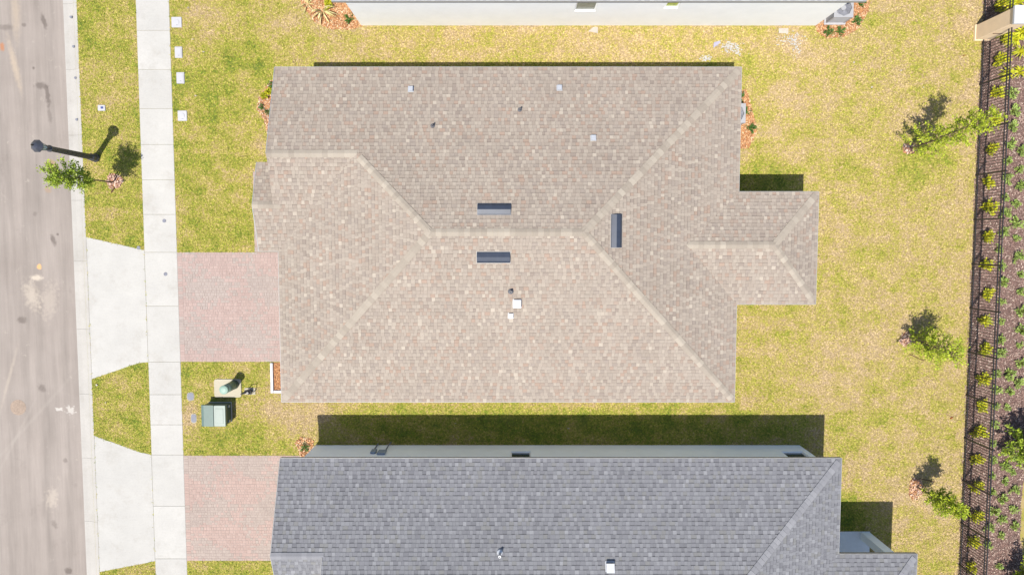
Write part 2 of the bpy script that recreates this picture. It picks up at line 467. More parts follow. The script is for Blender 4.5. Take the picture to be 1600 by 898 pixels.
def setting(name, loc):
    o = bpy.data.objects.new(name, None); COL.objects.link(o); o.location = loc; o['kind'] = 'structure'
    WLOC[o.name] = Vector(loc)
    return o
side = setting('sidewalk', ((XS0 + XS1) / 2, 0, 0))
ys = sorted([W(245, y).y for y in (-75, -12, 48, 109, 170, 226, 281, 335, 394, 478, 565, 616, 663, 710, 790, 872, 925, 980)])
ys = [ys[0] - 1.6 * i for i in range(6, 0, -1)] + ys + [ys[-1] + 1.6 * i for i in range(1, 7)]
for a, b in zip(ys, ys[1:]):
    slab('panel', [(XS0, a), (XS1, a), (XS1, b), (XS0, b)], -0.08, 0.018, side)

fl = lambda x, y: tuple(W(x, y)[:2])
ap1 = [(XK, fl(132, 370)[1]), (-17.1, -0.22), (XS0, -0.32), (XS0, -5.44), (-17.1, -5.48), (XK, fl(145, 592)[1])]
ap2 = [(XK, fl(147, 680)[1]), (-17.2, -9.62), (XS0, -9.75), (XS0, -14.80), (-17.1, -14.9), (XK, fl(160, 893)[1])]
for ap in (ap1, ap2):
    e = setting('driveway_apron', (-18.0, (ap[0][1] + ap[-1][1]) / 2, 0))
    my = (ap[1][1] + ap[-2][1]) / 2
    slab('slab', ap, -0.08, 0.014, e)

# paver driveways: every paver is geometry, joined because each is only a few pixels
PAV_G = [(0.266, 0.223, 0.200), (0.256, 0.213, 0.192), (0.274, 0.230, 0.207)]
PAV_P = [(0.290, 0.216, 0.193), (0.280, 0.207, 0.185), (0.298, 0.224, 0.201)]
def paver_field(name, x0, x1, y0, y1, seed, parent_name='paver_driveway', extra=None, tone=(1, 1, 1)):
    rng = random.Random(seed)
    e = setting(parent_name, ((x0 + x1) / 2, (y0 + y1) / 2, 0))
    b = MB(); b.box(x0, x1, y0, y1, -0.1, 0.0165); b.obj('sand_bed', M_SAND, e)
    m = MB()
    def pav(xa, xb, ya, yb):
        xa, xb, ya, yb = max(xa, x0), min(xb, x1), max(ya, y0), min(yb, y1)
        if xb - xa < 0.03 or yb - ya < 0.03: return
        j = 0.0035; z = 0.022 + rng.uniform(-0.004, 0.004)
        k = 1 + 0.03 * math.sin(xa * 1.7 + seed) * math.cos(ya * 1.3)
        pink = math.sin(xa * 2.3 + 1.3 * math.sin(ya * 1.9 + seed)) + math.cos(ya * 2.9 + seed) + rng.gauss(0, 0.7)
        c = tuple(v * k * q for v, q in zip(vary(rng, rng.choice(PAV_P if pink > -0.2 else PAV_G), 0.04), tone))
        a = (xa + j, xb - j, ya + j, yb - j); ch = 0.005
        m.add([(a[0], a[2], 0.002), (a[1], a[2], 0.002), (a[1], a[3], 0.002), (a[0], a[3], 0.002),
               (a[0] + ch, a[2] + ch, z), (a[1] - ch, a[2] + ch, z), (a[1] - ch, a[3] - ch, z), (a[0] + ch, a[3] - ch, z)],
              [(4, 5, 6, 7), (0, 1, 5, 4), (1, 2, 6, 5), (2, 3, 7, 6), (3, 0, 4, 7)], c)
    y = y0
    while y < y1:                                   # soldier course along the pavement
        pav(x0, x0 + 0.22, y, y + 0.115); y += 0.115
    y = y0; ridx = 0
    while y < y1:                                   # courses of three depths, random lengths
        dp = (0.115, 0.155, 0.095)[(ridx * 5 + ridx // 3) % 3]; ridx += 1
        x = x0 + 0.22 - rng.uniform(0, 0.02)
        while x < x1:
            ln = rng.choice((0.095, 0.135, 0.195, 0.135))
            pav(max(x, x0 + 0.22), x + ln, y, y + dp); x += ln
        y += dp
    m.obj('pavers', M_PAVER, e, kind='stuff')
    return e
paver_field('p', XS1, -9.0, -5.42, -0.42, 3)
paver_field('p', XS1, -9.0, -14.78, -9.79, 8, tone=(1.02, 1.0, 0.97))
paver_field('p', -11.66, -10.0, -0.41, 3.2, 5, 'paver_walk')

# ------------------------------------------------------------------ shingled roofs
def clip_half(poly, a, b, c):                       # keep a*x + b*y <= c
    out = []
    n = len(poly)
    for i in range(n):
        p, q = poly[i], poly[(i + 1) % n]
        dp, dq = a * p[0] + b * p[1] - c, a * q[0] + b * q[1] - c
        if dp <= 1e-9: out.append(p)
        if (dp < -1e-9 and dq > 1e-9) or (dp > 1e-9 and dq < -1e-9):
            k = dp / (dp - dq); out.append((p[0] + (q[0] - p[0]) * k, p[1] + (q[1] - p[1]) * k))
    return out

def area(poly):
    return 0.5 * sum(poly[i][0] * poly[(i + 1) % len(poly)][1] - poly[(i + 1) % len(poly)][0] * poly[i][1] for i in range(len(poly)))

# each palette: colours of the raised tabs, colours of the lower laminate between them
TAN = ([((0.266, 0.226, 0.188), 6), ((0.281, 0.241, 0.200), 4), ((0.255, 0.215, 0.179), 5), ((0.319, 0.276, 0.228), 0.7)],
       [((0.244, 0.204, 0.169), 6), ((0.249, 0.196, 0.159), 4), ((0.233, 0.196, 0.166), 4), ((0.260, 0.194, 0.153), 1.8), ((0.216, 0.178, 0.150), 1.0), ((0.258, 0.220, 0.184), 3)])
GREY = ([((0.166, 0.167, 0.178), 6), ((0.178, 0.179, 0.190), 3), ((0.158, 0.159, 0.169), 5), ((0.198, 0.199, 0.210), 0.8)],
        [((0.151, 0.151, 0.163), 6), ((0.143, 0.143, 0.154), 4), ((0.129, 0.129, 0.140), 1.6), ((0.158, 0.157, 0.157), 3)])
PALE = ([((0.26, 0.255, 0.25), 3), ((0.29, 0.285, 0.28), 2)], [((0.23, 0.225, 0.225), 3), ((0.215, 0.21, 0.212), 2)])

def shingle_slope(m, deck, poly, axis, sgn, eave, z0, slope, pal, seed, course=0.150, base=None):
    """poly: convex plan outline. Courses run parallel to the eave; axis 'x' means the
    eave is at y = eave and the roof rises towards sgn * y; 'y' the same with x."""
    if area(poly) < 0: poly = poly[::-1]
    cosf = 1 / math.sqrt(1 + slope * slope)
    dv = course * cosf
    if axis == 'x': to_uv = lambda p: (p[0], (p[1] - eave) * sgn); fr = lambda u, v: (u, eave + v * sgn)
    else: to_uv = lambda p: (p[1], (p[0] - eave) * sgn); fr = lambda u, v: (eave + v * sgn, u)
    uv = [to_uv(p) for p in poly]
    if area(uv) < 0: uv = uv[::-1]
    deck.add([(*fr(u, v), z0 + slope * v - 0.012) for u, v in uv], [tuple(range(len(uv)))])
    umin, umax = min(p[0] for p in uv), max(p[0] for p in uv)
    vmin, vmax = min(p[1] for p in uv), max(p[1] for p in uv)
    halves = []
    for i in range(len(uv)):
        p, q = uv[i], uv[(i + 1) % len(uv)]
        a, b = (q[1] - p[1]), -(q[0] - p[0])
        halves.append((a, b, a * p[0] + b * p[1]))
    cw = [([c for c, w in q], [w for c, w in q]) for q in pal]
    flip = area([fr(*p) for p in uv]) < 0
    r0 = int(math.floor(vmin / dv + 1e-6))
    r = r0
    while r * dv < vmax - 1e-4:
        rng = random.Random(seed * 7919 + r)
        va, vb = r * dv, (r + 1) * dv
        u = -40.0 - rng.uniform(0, 1)
        last = False
        while u < umax:
            thick = (not last) if rng.random() < 0.8 else last
            last = thick
            wd = rng.uniform(0.11, 0.18) if thick else rng.uniform(0.10, 0.22)
            c = rng.choices(*cw[0 if thick else 1])[0]
            t = (0.013 if thick else 0.007) + rng.uniform(-0.001, 0.002)
            kk = 1 + rng.uniform(-0.04, 0.04)
            lo_ = 0.50 if pal is GREY else 0.66
            band = rng.uniform(lo_, lo_ + 0.18) if (rng.random() < 0.75 and not thick) else rng.uniform(0.84, 0.98)
            if u + wd > umin:
                col = tuple(x * kk for x in c)
                # exposed part, then the darker printed band that lies under the next course
                for (sa, sb, cc) in ((0.0, 0.80, col), (0.80, 1.0, tuple(x * band for x in col))):
                    pc = [(u + 0.002, va + dv * sa), (u + wd - 0.002, va + dv * sa), (u + wd - 0.002, va + dv * sb), (u + 0.002, va + dv * sb)]
                    for h in halves:
                        pc = clip_half(pc, *h)
                        if len(pc) < 3: break
                    if len(pc) < 3 or abs(area(pc)) < 2e-4: continue
                    n = len(pc)
                    top = [(*fr(a, b), z0 + slope * b + t * (1 - (b - va) / dv) + 0.001) for a, b in pc]
                    bot = [(*fr(a, b), z0 + slope * b - 0.010) for a, b in pc]
                    if flip:
                        fs = [tuple(range(n - 1, -1, -1))]
                    else:
                        fs = [tuple(range(n))]
                    for i in range(n):
                        j = (i + 1) % n
                        if sa == 0.0 and abs(pc[i][1] - pc[j][1]) < 1e-9 and pc[i][1] > va + dv * 0.5: continue
                        fs.append((i, j, n + j, n + i) if flip else (j, i, n + i, n + j))
                    m.add(top + bot, fs, cc)
            u += wd
        r += 1

def cap_mesh(drop, mat, half=0.142, ln=0.27):
    m = MB()
    a, b = 0.028, 0.010
    top, bot = [], []
    for s, o in ((0.0, a), (ln, b)):
        top.append([(s, -half, -drop * half + o), (s, -half * 0.12, o - drop * half * 0.04), (s, half * 0.12, o - drop * half * 0.04), (s, half, -drop * half + o)])
        bot.append([(s, -half, -drop * half - 0.012), (s, half, -drop * half - 0.012)])
    v = top[0] + top[1] + bot[0] + bot[1]
    m.add(v, [(0, 4, 5, 1), (1, 5, 6, 2), (2, 6, 7, 3), (0, 1, 2, 3, 9, 8), (8, 10, 4, 0), (3, 7, 11, 9), (4, 10, 11, 7, 6, 5)])
    for i, f in enumerate(m.f): m.f[i] = f[::-1]
    return m.mesh('ridge_cap', mat)

def cap_line(A, B, mesh, parent, step=0.205):
    """folded cap shingles laid one by one from A up (or along) to B"""
    A, B = Vector(A), Vector(B)
    d = (B - A); d.normalize()
    if abs(d.z) > 0.05: A = A + d * 0.20
    L = (B - A).length
    side_ = Vector((0, 0, 1)).cross(d).normalized()
    nrm = d.cross(side_)
    rot = Matrix((d, side_, nrm)).transposed().to_euler()
    n = max(1, int(L / step))
    for i in range(n):
        o = link_mesh('ridge_cap', mesh, parent)
        o.location = A + d * (L / n) * i + Vector((0, 0, 0.012))
        o.rotation_euler = rot

def fascia(parent, segs, z, mat=M_FASCIA, d=0.16, name='fascia'):
    """segs: (x0,y0,x1,y1,nx,ny): boards under the eave edge, facing (nx, ny)"""
    m = MB()
    for x0, y0, x1, y1, nx, ny in segs:
        za, zb = (z, z) if not hasattr(z, '__len__') else z
        t = 0.022
        o = 0.016
        xs = sorted((x0, x1)); yy = sorted((y0, y1))
        if nx: m.box(min(x0 + nx * (o - t), x0 + nx * o), max(x0 + nx * (o - t), x0 + nx * o), yy[0], yy[1], z - d, z - 0.004)
        else: m.box(xs[0], xs[1], min(y0 + ny * (o - t), y0 + ny * o), max(y0 + ny * (o - t), y0 + ny * o), z - d, z - 0.004)
        # drip edge on top
        if nx: m.box(min(x0, x0 + nx * 0.022), max(x0, x0 + nx * 0.022), yy[0] - 0.01, yy[1] + 0.01, z - 0.03, z + 0.001)
        else: m.box(xs[0] - 0.01, xs[1] + 0.01, min(y0, y0 + ny * 0.022), max(y0, y0 + ny * 0.022), z - 0.03, z + 0.001)
    return m.obj(name, mat, parent)

def rake(parent, x, pts, nx, mat=M_FASCIA):
    m = MB()
    for (ya, za), (yb, zb) in zip(pts, pts[1:]):
        x0, x1 = sorted((x, x + nx * 0.03))
        m.add([(x0, ya, za - 0.18), (x1, ya, za - 0.18), (x1, yb, zb - 0.18), (x0, yb, zb - 0.18), (x0, ya, za + 0.014), (x1, ya, za + 0.014), (x1, yb, zb + 0.014), (x0, yb, zb + 0.014)],
              [(3, 2, 1, 0), (4, 5, 6, 7), (0, 1, 5, 4), (1, 2, 6, 5), (2, 3, 7, 6), (3, 0, 4, 7)])
    return m.obj('rake_board', mat, parent)

def wall_run(m, axis, at, a0, a1, z0, z1, openings=(), t=0.2, inward=1):
    """wall with real openings; axis 'x': the wall runs along x with its face at y = at, thickness goes inward (sign)"""
    us = sorted({a0, a1, *[o[0] for o in openings], *[o[1] for o in openings]})
    zs = sorted({z0, z1, *[o[2] for o in openings], *[o[3] for o in openings]})
    p, q = sorted((at, at + inward * t))
    for i in range(len(us) - 1):
        # merge cells upward where possible
        zc = None
        for k in range(len(zs) - 1):
            mid = ((us[i] + us[i + 1]) / 2, (zs[k] + zs[k + 1]) / 2)
            hole = any(o[0] < mid[0] < o[1] and o[2] < mid[1] < o[3] for o in openings)
            if not hole:
                if axis == 'x': m.box(us[i], us[i + 1], p, q, zs[k], zs[k + 1])
                else: m.box(p, q, us[i], us[i + 1], zs[k], zs[k + 1])

def window(parent, axis, at, a0, a1, z0, z1, inward=1, glass=M_GLASS, depth=0.13, mullion=True):
    f = MB(); w = 0.05
    p, q = sorted((at + inward * depth, at + inward * (depth + 0.05)))
    def bx(mb, ua, ub, za, zb, pp=p, qq=q):
        if axis == 'x': mb.box(ua, ub, pp, qq, za, zb)
        else: mb.box(pp, qq, ua, ub, za, zb)
    e = 0.002
    bx(f, a0 + e, a1 - e, z0 + e, z0 + w); bx(f, a0 + e, a1 - e, z1 - w, z1 - e)
    bx(f, a0 + e, a0 + w, z0 + w, z1 - w); bx(f, a1 - w, a1 - e, z0 + w, z1 - w)
    if mullion: bx(f, a0 + w, a1 - w, (z0 + z1) / 2 - 0.02, (z0 + z1) / 2 + 0.02)
    o = f.obj('window', M_FRAME, parent)
    halves_ = ((z0 + w, (z0 + z1) / 2 - 0.02), ((z0 + z1) / 2 + 0.02, z1 - w)) if mullion else ((z0 + w, z1 - w),)
    mid = (p + q) / 2
    for za, zb in halves_:
        g_ = MB(); bx(g_, a0 + w, a1 - w, za, zb, mid - 0.006, mid + 0.006); g_.obj('pane', glass, o)
    s_ = MB(); sp, sq = sorted((at - inward * 0.04, at + inward * (depth - 0.004)))
    bx(s_, a0 - 0.05, a1 + 0.05, z0 - 0.07, z0 - 0.003, sp, at - inward * 0.002 if False else sq) if False else None
    return o

def vent_pipe(parent, x, y, z, h, r=0.04, mat=M_LEAD, name='vent_pipe'):
    m = MB(); m.smooth = False
    m.lathe([(r * 2.6, z - 0.06), (r * 2.4, z + 0.05), (r * 1.25, z + 0.10), (r, z + 0.11), (r, z + h), (r * 0.72, z + h), (r * 0.72, z + h - 0.05)], 14, x, y)
    return m.obj(name, mat, parent)

def hood_vent(parent, x, y, z, dirx, diry, slope, s=0.24, h=0.16):
    """square galvanised exhaust hood open on its downhill side"""
    m = MB()
    # local: d = downhill unit, c = across
    d = Vector((dirx, diry, 0)); c = Vector((-diry, dirx, 0))
    def P(a, b, zz): v = Vector((x, y, z)) + d * a + c * b; return (v.x, v.y, v.z - slope * a + zz)
    fl_ = 0.035
    m.add([P(-s / 2 - fl_, -s / 2 - fl_, 0.016), P(s / 2 + fl_, -s / 2 - fl_, 0.022), P(s / 2 + fl_, s / 2 + fl_, 0.022), P(-s / 2 - fl_, s / 2 + fl_, 0.016)], [(0, 1, 2, 3)])
    def box(a0, a1, b0, b1, za, zb, zc=None):
        zc = zb if zc is None else zc
        v = [P(a0, b0, za), P(a1, b0, za), P(a1, b1, za), P(a0, b1, za), P(a0, b0, zb), P(a1, b0, zc), P(a1, b1, zc), P(a0, b1, zb)]
        m.add(v, [(3, 2, 1, 0), (4, 5, 6, 7), (0, 1, 5, 4), (1, 2, 6, 5), (2, 3, 7, 6), (3, 0, 4, 7)])
    box(-s / 2, s / 2, -s / 2, -s / 2 + 0.02, 0.02, h * 0.8, h); box(-s / 2, s / 2, s / 2 - 0.02, s / 2, 0.02, h * 0.8, h)
    box(-s / 2, -s / 2 + 0.02, -s / 2 + 0.02, s / 2 - 0.02, 0.02, h * 0.8); box(-s / 2 - 0.01, s / 2 + 0.03, -s / 2 - 0.01, s / 2 + 0.01, h * 0.8, h * 0.9, h * 1.1)
    box(-s / 2 - 0.01, s / 2 + 0.03, -s / 2 + 0.01, s / 2 + 0.01, h * 0.8 + 0.002, h * 0.9 + 0.002, h * 1.1 + 0.002)
    return m.obj('exhaust_hood', M_GALV, parent)

def ridge_vent(parent, cx, cy, z, dirx, diry, slope, L=1.25, wd=0.42, h=0.15):
    """low metal attic vent: a folded cover raised over a slot, on a pale flashing"""
    d = Vector((dirx, diry, 0)); c = Vector((-diry, dirx, 0))
    def P(a, b, zz): v = Vector((cx, cy, z)) + d * a + c * b; return (v.x, v.y, v.z - slope * a + zz)
    f = MB(); e = 0.022
    f.add([P(-wd / 2 - e, -L / 2 - e, 0.020), P(wd / 2 + e, -L / 2 - e, 0.026), P(wd / 2 + e, L / 2 + e, 0.026), P(-wd / 2 - e, L / 2 + e, 0.020),
           P(-wd / 2 - e, -L / 2 - e, 0.002), P(wd / 2 + e, -L / 2 - e, 0.002), P(wd / 2 + e, L / 2 + e, 0.002), P(-wd / 2 - e, L / 2 + e, 0.002)],
          [(0, 1, 2, 3), (1, 0, 4, 5), (2, 1, 5, 6), (3, 2, 6, 7), (0, 3, 7, 4)])
    o = f.obj('attic_vent', M_VENTL, parent)
    m = MB()
    pr = [(-wd / 2, 0.022), (-wd / 2 + 0.02, 0.05), (-wd * 0.02, h), (wd / 2 - 0.07, h * 0.95), (wd / 2, h * 0.55), (wd / 2, 0.05), (wd / 2 - 0.05, 0.03)]
    n = len(pr)
    v = [P(a, -L / 2, q) for a, q in pr] + [P(a, L / 2, q) for a, q in pr]
    fs = [(i, i + n, i + 1 + n, i + 1) for i in range(n - 1)] + [tuple(range(n)), tuple(range(2 * n - 1, n - 1, -1))]
    m.add(v, fs)
    for b in (-L / 2, L / 2 - 0.012):
        pass
    c_ = m.obj('vent_cover', M_VENT, None)
    c_.parent = parent; c_.matrix_parent_inverse = Matrix.Translation(-WLOC.get(parent.name, Vector((0, 0, 0))))
    return o

# ---------------------------------------------------------- house 1 (tan shingles)
EV = 3.2
RISE = 2.25
RZ = EV + RISE
H1 = thing('tan_roof_house', (0, 0.2, 0), 'single storey house under a tan and brown shingled hip roof with three dark vents', 'house')
RLx, RRx, RY = W(672, 362, RZ).x, W(912, 362, RZ).x, W(800, 363, RZ).y
WX, EX, NY, SY = -9.5, 9.17, 7.0, -6.53
sN, sS, sE, sW = RISE / (NY - RY), RISE / (RY - SY), RISE / (EX - RRx), RISE / (RLx - WX)
GY = W(480, 240, 4.42).y; GZ = EV + sN * (NY - GY); GX = WX + (GZ - EV) / sW
GSY = -0.33; sG = (GZ - EV) / (GY - GSY)
GW = -9.47                                            # gable rake
NXW, NRY = -10.28, 1.50; NZ = EV + sG * (NRY - GSY); NNY = 3.25; sNN = (NZ - EV - 0.02) / (NNY - NRY)
LX, LN, LS, LRY, LZ = 12.4, 2.06, -2.49, W(1150, 383, 3.97).y, 3.97
LHX = W(1210, 383, 3.97).x; LMX = EX - (LZ - EV) / sE
sh, dk = MB(), MB()
A = lambda *a, **k: shingle_slope(sh, dk, *a, **k)
A([(GW, NY), (EX, NY), (EX - (GZ - EV) / sE, GY), (GW, GY)], 'x', -1, NY, EV, sN, TAN, 11)
A([(GX, GY), (EX - (GZ - EV) / sE, GY), (RRx, RY), (RLx, RY)], 'x', -1, NY, EV, sN, TAN, 11)
A([(WX, SY), (EX, SY), (RRx, RY), (RLx, RY)], 'x', 1, SY, EV, sS, TAN, 12)
A([(WX, SY), (RLx, RY), (GX, GY), (WX, GSY)], 'y', 1, WX, EV, sW, TAN, 13)
A([(EX, SY), (EX, LS), (LMX, LRY), (RRx, RY)], 'y', -1, EX, EV, sE, TAN, 14)
A([(EX, NY), (EX, LN), (LMX, LRY), (RRx, RY)], 'y', -1, EX, EV, sE, TAN, 14)
A([(GW, GSY), (WX + 0.03, GSY), (GX, GY), (GW, GY)], 'x', 1, GSY, EV, sG, TAN, 15)
A([(NXW, GSY), (GW, GSY), (GW, NRY), (NXW, NRY)], 'x', 1, GSY, EV, sG, TAN, 15)
A([(NXW, NRY), (GW, NRY), (GW, NNY), (NXW, NNY)], 'x', -1, NNY, EV + 0.02, sNN, TAN, 16)
sLN, sLS, sLE = (LZ - EV) / (LN - LRY), (LZ - EV) / (LRY - LS), (LZ - EV) / (LX - LHX)
A([(EX, LN), (LX, LN), (LHX, LRY), (LMX, LRY)], 'x', -1, LN, EV, sLN, TAN, 17)
A([(EX, LS), (LX, LS), (LHX, LRY), (LMX, LRY)], 'x', 1, LS, EV, sLS, TAN, 18)
A([(LX, LS), (LX, LN), (LHX, LRY)], 'y', -1, LX, EV, sLE, TAN, 19)
so = EV - 0.16
def soffit(m, x0, x1, y0, y1): m.add([(x0, y0, so), (x1, y0, so), (x1, y1, so), (x0, y1, so)], [(3, 2, 1, 0)])
roof1 = dk.obj('roof', M_DECK, H1)
sf = MB(); soffit(sf, WX + 0.005, EX - 0.005, SY + 0.005, NY - 0.005); soffit(sf, EX - 0.004, LX - 0.005, LS + 0.005, LN - 0.005); soffit(sf, NXW + 0.005, WX, GSY + 0.005, NNY - 0.005)
sf.obj('soffit', M_SOFFIT, roof1)
tag(sh.obj('shingles', M_SH, roof1), kind='stuff')
fascia(roof1, [(GW, NY, EX, NY, 0, 1), (EX, LN, EX, NY, 1, 0), (EX, SY, EX, LS, 1, 0), (WX, SY, EX, SY, 0, -1), (WX, SY, WX, GSY, -1, 0),
               (EX + 0.04, LN, LX, LN, 0, 1), (EX + 0.04, LS, LX, LS, 0, -1), (LX, LS, LX, LN, 1, 0), (NXW, GSY, WX - 0.04, GSY, 0, -1)], EV)
rake(roof1, GW, [(NY, EV), (GY, GZ)], -1); rake(roof1, NXW, [(NNY, EV + 0.02), (NRY, NZ), (GSY, EV)], -1)
capR = cap_mesh(0.37, M_CAP); capH = cap_mesh(0.265, M_CAP)
RL, RRp = Vector((RLx, RY, RZ)), Vector((RRx, RY, RZ))
cap_line((WX, SY, EV), RL, capH, roof1); cap_line((EX, SY, EV), RRp, capH, roof1); cap_line((EX, NY, EV), RRp, capH, roof1)
cap_line((GX, GY, GZ), RL, capH, roof1)
cap_line(RL, RRp, capR, roof1); cap_line((GW, GY, GZ), (GX, GY, GZ), capR, roof1)
cap_line((NXW, NRY, NZ), (GW + 0.25, NRY, NZ), capR, roof1)
cap_line((LX, LS, EV), (LHX, LRY, LZ), capH, roof1); cap_line((LX, LN, EV), (LHX, LRY, LZ), capH, roof1); cap_line((LHX, LRY, LZ), (LMX, LRY, LZ), capR, roof1)
# gable walls
gw = MB()
gw.add([(GW + 0.35, NY - 0.4, so), (GW + 0.35, GSY + 0.1, so), (GW + 0.35, GY, GZ - 0.1)], [(0, 1, 2)])
gw.add([(NXW + 0.3, NNY - 0.1, so), (NXW + 0.3, GSY + 0.1, so), (NXW + 0.3, NRY, NZ - 0.1)], [(0, 1, 2)])
gw.obj('gable_wall', M_WALL, H1)
# walls: wall faces 0.4 m inside the eaves
wx0, wx1, wy0, wy1 = -9.08, 8.75, -6.1, 6.57
wl_ = MB()
wall_run(wl_, 'x', wy0, wx0, wx1, 0, so - 0.002, [(-3.0, -1.8, 0.9, 2.4), (3.5, 4.1, 1.5, 2.3)], inward=1)
wall_run(wl_, 'x', wy1, wx0, wx1, 0, so - 0.002, [(-4.0, -2.8, 0.9, 2.4), (2.0, 3.2, 0.9, 2.4)], inward=-1)
wall_run(wl_, 'y', wx0, wy0 + 0.2, wy1 - 0.2, 0, so - 0.002, [(-5.4, -0.5, 0.02, 2.35), (1.0, 2.0, 0.02, 2.25), (4.3, 5.7, 0.7, 2.4)], inward=1)
wall_run(wl_, 'y', wx1, wy0 + 0.2, wy1 - 0.2, 0, so - 0.002, [(-1.9, 0.9, 0.02, 2.3), (3.4, 5.0, 0.7, 2.4)], inward=-1)
wl_.obj('wall', M_WALL, H1)
window(H1, 'x', wy0, -3.0, -1.8, 0.9, 2.4, 1); window(H1, 'x', wy0, 3.5, 4.1, 1.5, 2.3, 1)
window(H1, 'x', wy1, -4.0, -2.8, 0.9, 2.4, -1); window(H1, 'x', wy1, 2.0, 3.2, 0.9, 2.4, -1)
window(H1, 'y', wx0, 4.3, 5.7, 0.7, 2.4, 1); window(H1, 'y', wx1, 3.4, 5.0, 0.7, 2.4, -1); window(H1, 'y', wx1, -1.9, 0.9, 0.02, 2.3, -1, mullion=False)
def garage_door(parent, x, y0, y1, z0, z1):
    o = None
    n = 4; hgt = (z1 - z0) / n
    gd = MB(); gd.box(x + 0.09, x + 0.12, y0, y1, z0, z1); o = gd.obj('garage_door', M_FRAME, parent)
    for r in range(n):
        for c in range(8):
            a = y0 + (y1 - y0) * c / 8; b = y0 + (y1 - y0) * (c + 1) / 8
            p = MB(); p.bbox(a + 0.05, b - 0.05, 0, 0, 0, 0) if False else p.box(x + 0.07, x + 0.089, a + 0.05, b - 0.05, z0 + r * hgt + 0.05, z0 + (r + 1) * hgt - 0.05)
            p.obj('panel', M_FRAME, o)
garage_door(H1, wx0, -5.39, -0.51, 0.025, 2.345)
dd = MB(); dd.box(wx0 + 0.08, wx0 + 0.12, 1.005, 1.995, 0.03, 2.245); dr = dd.obj('door', M_DWOOD, H1)
hh = MB(); hh.lathe([(0.012, 1.0), (0.03, 1.02), (0.03, 1.05), (0.0, 1.06)], 10, wx0 + 0.045, 1.12); hh.obj('handle', M_GALV, dr)
for cy_ in (LS + 0.5, LN - 0.5):                      # lanai posts and slab
    c_ = MB(); c_.bbox(LX - 0.75, LX - 0.4, cy_ - 0.17, cy_ + 0.17, 0.03, so - 0.002); c_.obj('column', M_WALL, H1)
c_ = MB(); c_.box(wx1 + 0.002, LX - 0.32, LS + 0.25, LN - 0.25, 0, 0.03); c_.obj('lanai_slab', M_CONC, H1)
# roof furniture
zN = lambda y: EV + sN * (NY - y); zS = lambda y: EV + sS * (y - SY); zE = lambda x: EV + sE * (EX - x)
def on_plane(px, py, f, coord, it=6):
    z = 4.5
    for _ in range(12):
        p = W(px, py, z); z = f(p[coord])
    return W(px, py, z)
for px, py in ((642, 140), (874, 138), (927, 216)):
    p = on_plane(px, py, zN, 1); hood_vent(roof1, p.x, p.y, p.z, 0, 1, sN, 0.16, 0.13)
for px, py in ((676, 197), (812, 172)):
    p = on_plane(px, py, zN, 1); vent_pipe(roof1, p.x, p.y, p.z, 0.32, 0.035)
p = on_plane(772, 327, zN, 1); ridge_vent(roof1, p.x, p.y, p.z, 0, 1, sN)
p = on_plane(771, 402, zS, 1); ridge_vent(roof1, p.x, p.y, p.z, 0, -1, sS)
p = on_plane(963, 361, zE, 0); ridge_vent(roof1, p.x, p.y, p.z, 1, 0, sE)
p = on_plane(808, 474, zS, 1); hood_vent(roof1, p.x, p.y, p.z, 0, -1, sS, 0.27, 0.16)
p = on_plane(798, 493, zS, 1); hood_vent(roof1, p.x, p.y, p.z, 0, -1, sS, 0.15, 0.12)
p = on_plane(798, 455, zS, 1); vent_pipe(roof1, p.x, p.y, p.z, 0.30, 0.045)

# ---------------------------------------------------------- house 2 (grey shingles)
H2 = thing('grey_roof_house', (2.0, -15.5, 0), 'house with grey shingled roof and pale shaded wall across the side lawn', 'house')
X0, X1, N2, S2 = -9.6, 13.67, -8.9, -22.3
R2Y = -15.5; R2Z = 5.8; s2 = 2.6 / (N2 - R2Y); s2S = 2.6 / (R2Y - S2)
G2Y = -12.42; G2Z = EV + s2 * (N2 - G2Y); XG = -7.55
R2X = X1 - 6.7; s2E = 2.6 / 6.7
P2X, P2N, P2S = 16.96, -12.98, -17.5; P2Y = (P2N + P2S) / 2; sP = 0.39; P2Z = EV + sP * (P2N - P2Y); PMX = X1 - (P2Z - EV) / s2E; PHX = P2X - (P2Z - EV) / 0.39
sh, dk = MB(), MB()
A([(X0, N2), (X1, N2), (X1 - (G2Z - EV) / s2E, G2Y), (X0, G2Y)], 'x', -1, N2, EV, s2, GREY, 21, course=0.165)
A([(XG, G2Y), (X1 - (G2Z - EV) / s2E, G2Y), (R2X, R2Y), (XG, R2Y)], 'x', -1, N2, EV, s2, GREY, 21, course=0.165)
A([(X1, N2), (X1, P2N), (PMX, P2Y), (R2X, R2Y)], 'y', -1, X1, EV, s2E, GREY, 22, course=0.165)
A([(X1, S2), (X1, P2S), (PMX, P2Y), (R2X, R2Y)], 'y', -1, X1, EV, s2E, GREY, 22, course=0.165)
A([(XG, S2), (X1, S2), (R2X, R2Y), (XG, R2Y)], 'x', 1, S2, EV, s2S, GREY, 23, course=0.165)
G2S = -15.9; sG2 = (G2Z - EV) / (G2Y - G2S)
A([(X0, G2S), (XG, G2S), (XG, G2Y), (X0, G2Y)], 'x', 1, G2S, EV, sG2, GREY, 24, course=0.165)
A([(X1, P2N), (P2X, P2N), (PHX, P2Y), (PMX, P2Y)], 'x', -1, P2N, EV, sP, GREY, 25, course=0.165)
A([(X1, P2S), (P2X, P2S), (PHX, P2Y), (PMX, P2Y)], 'x', 1, P2S, EV, sP, GREY, 26, course=0.165)
A([(P2X, P2S), (P2X, P2N), (PHX, P2Y)], 'y', -1, P2X, EV, 0.39, GREY, 27, course=0.165)
roof2 = dk.obj('roof', M_DECK, H2)
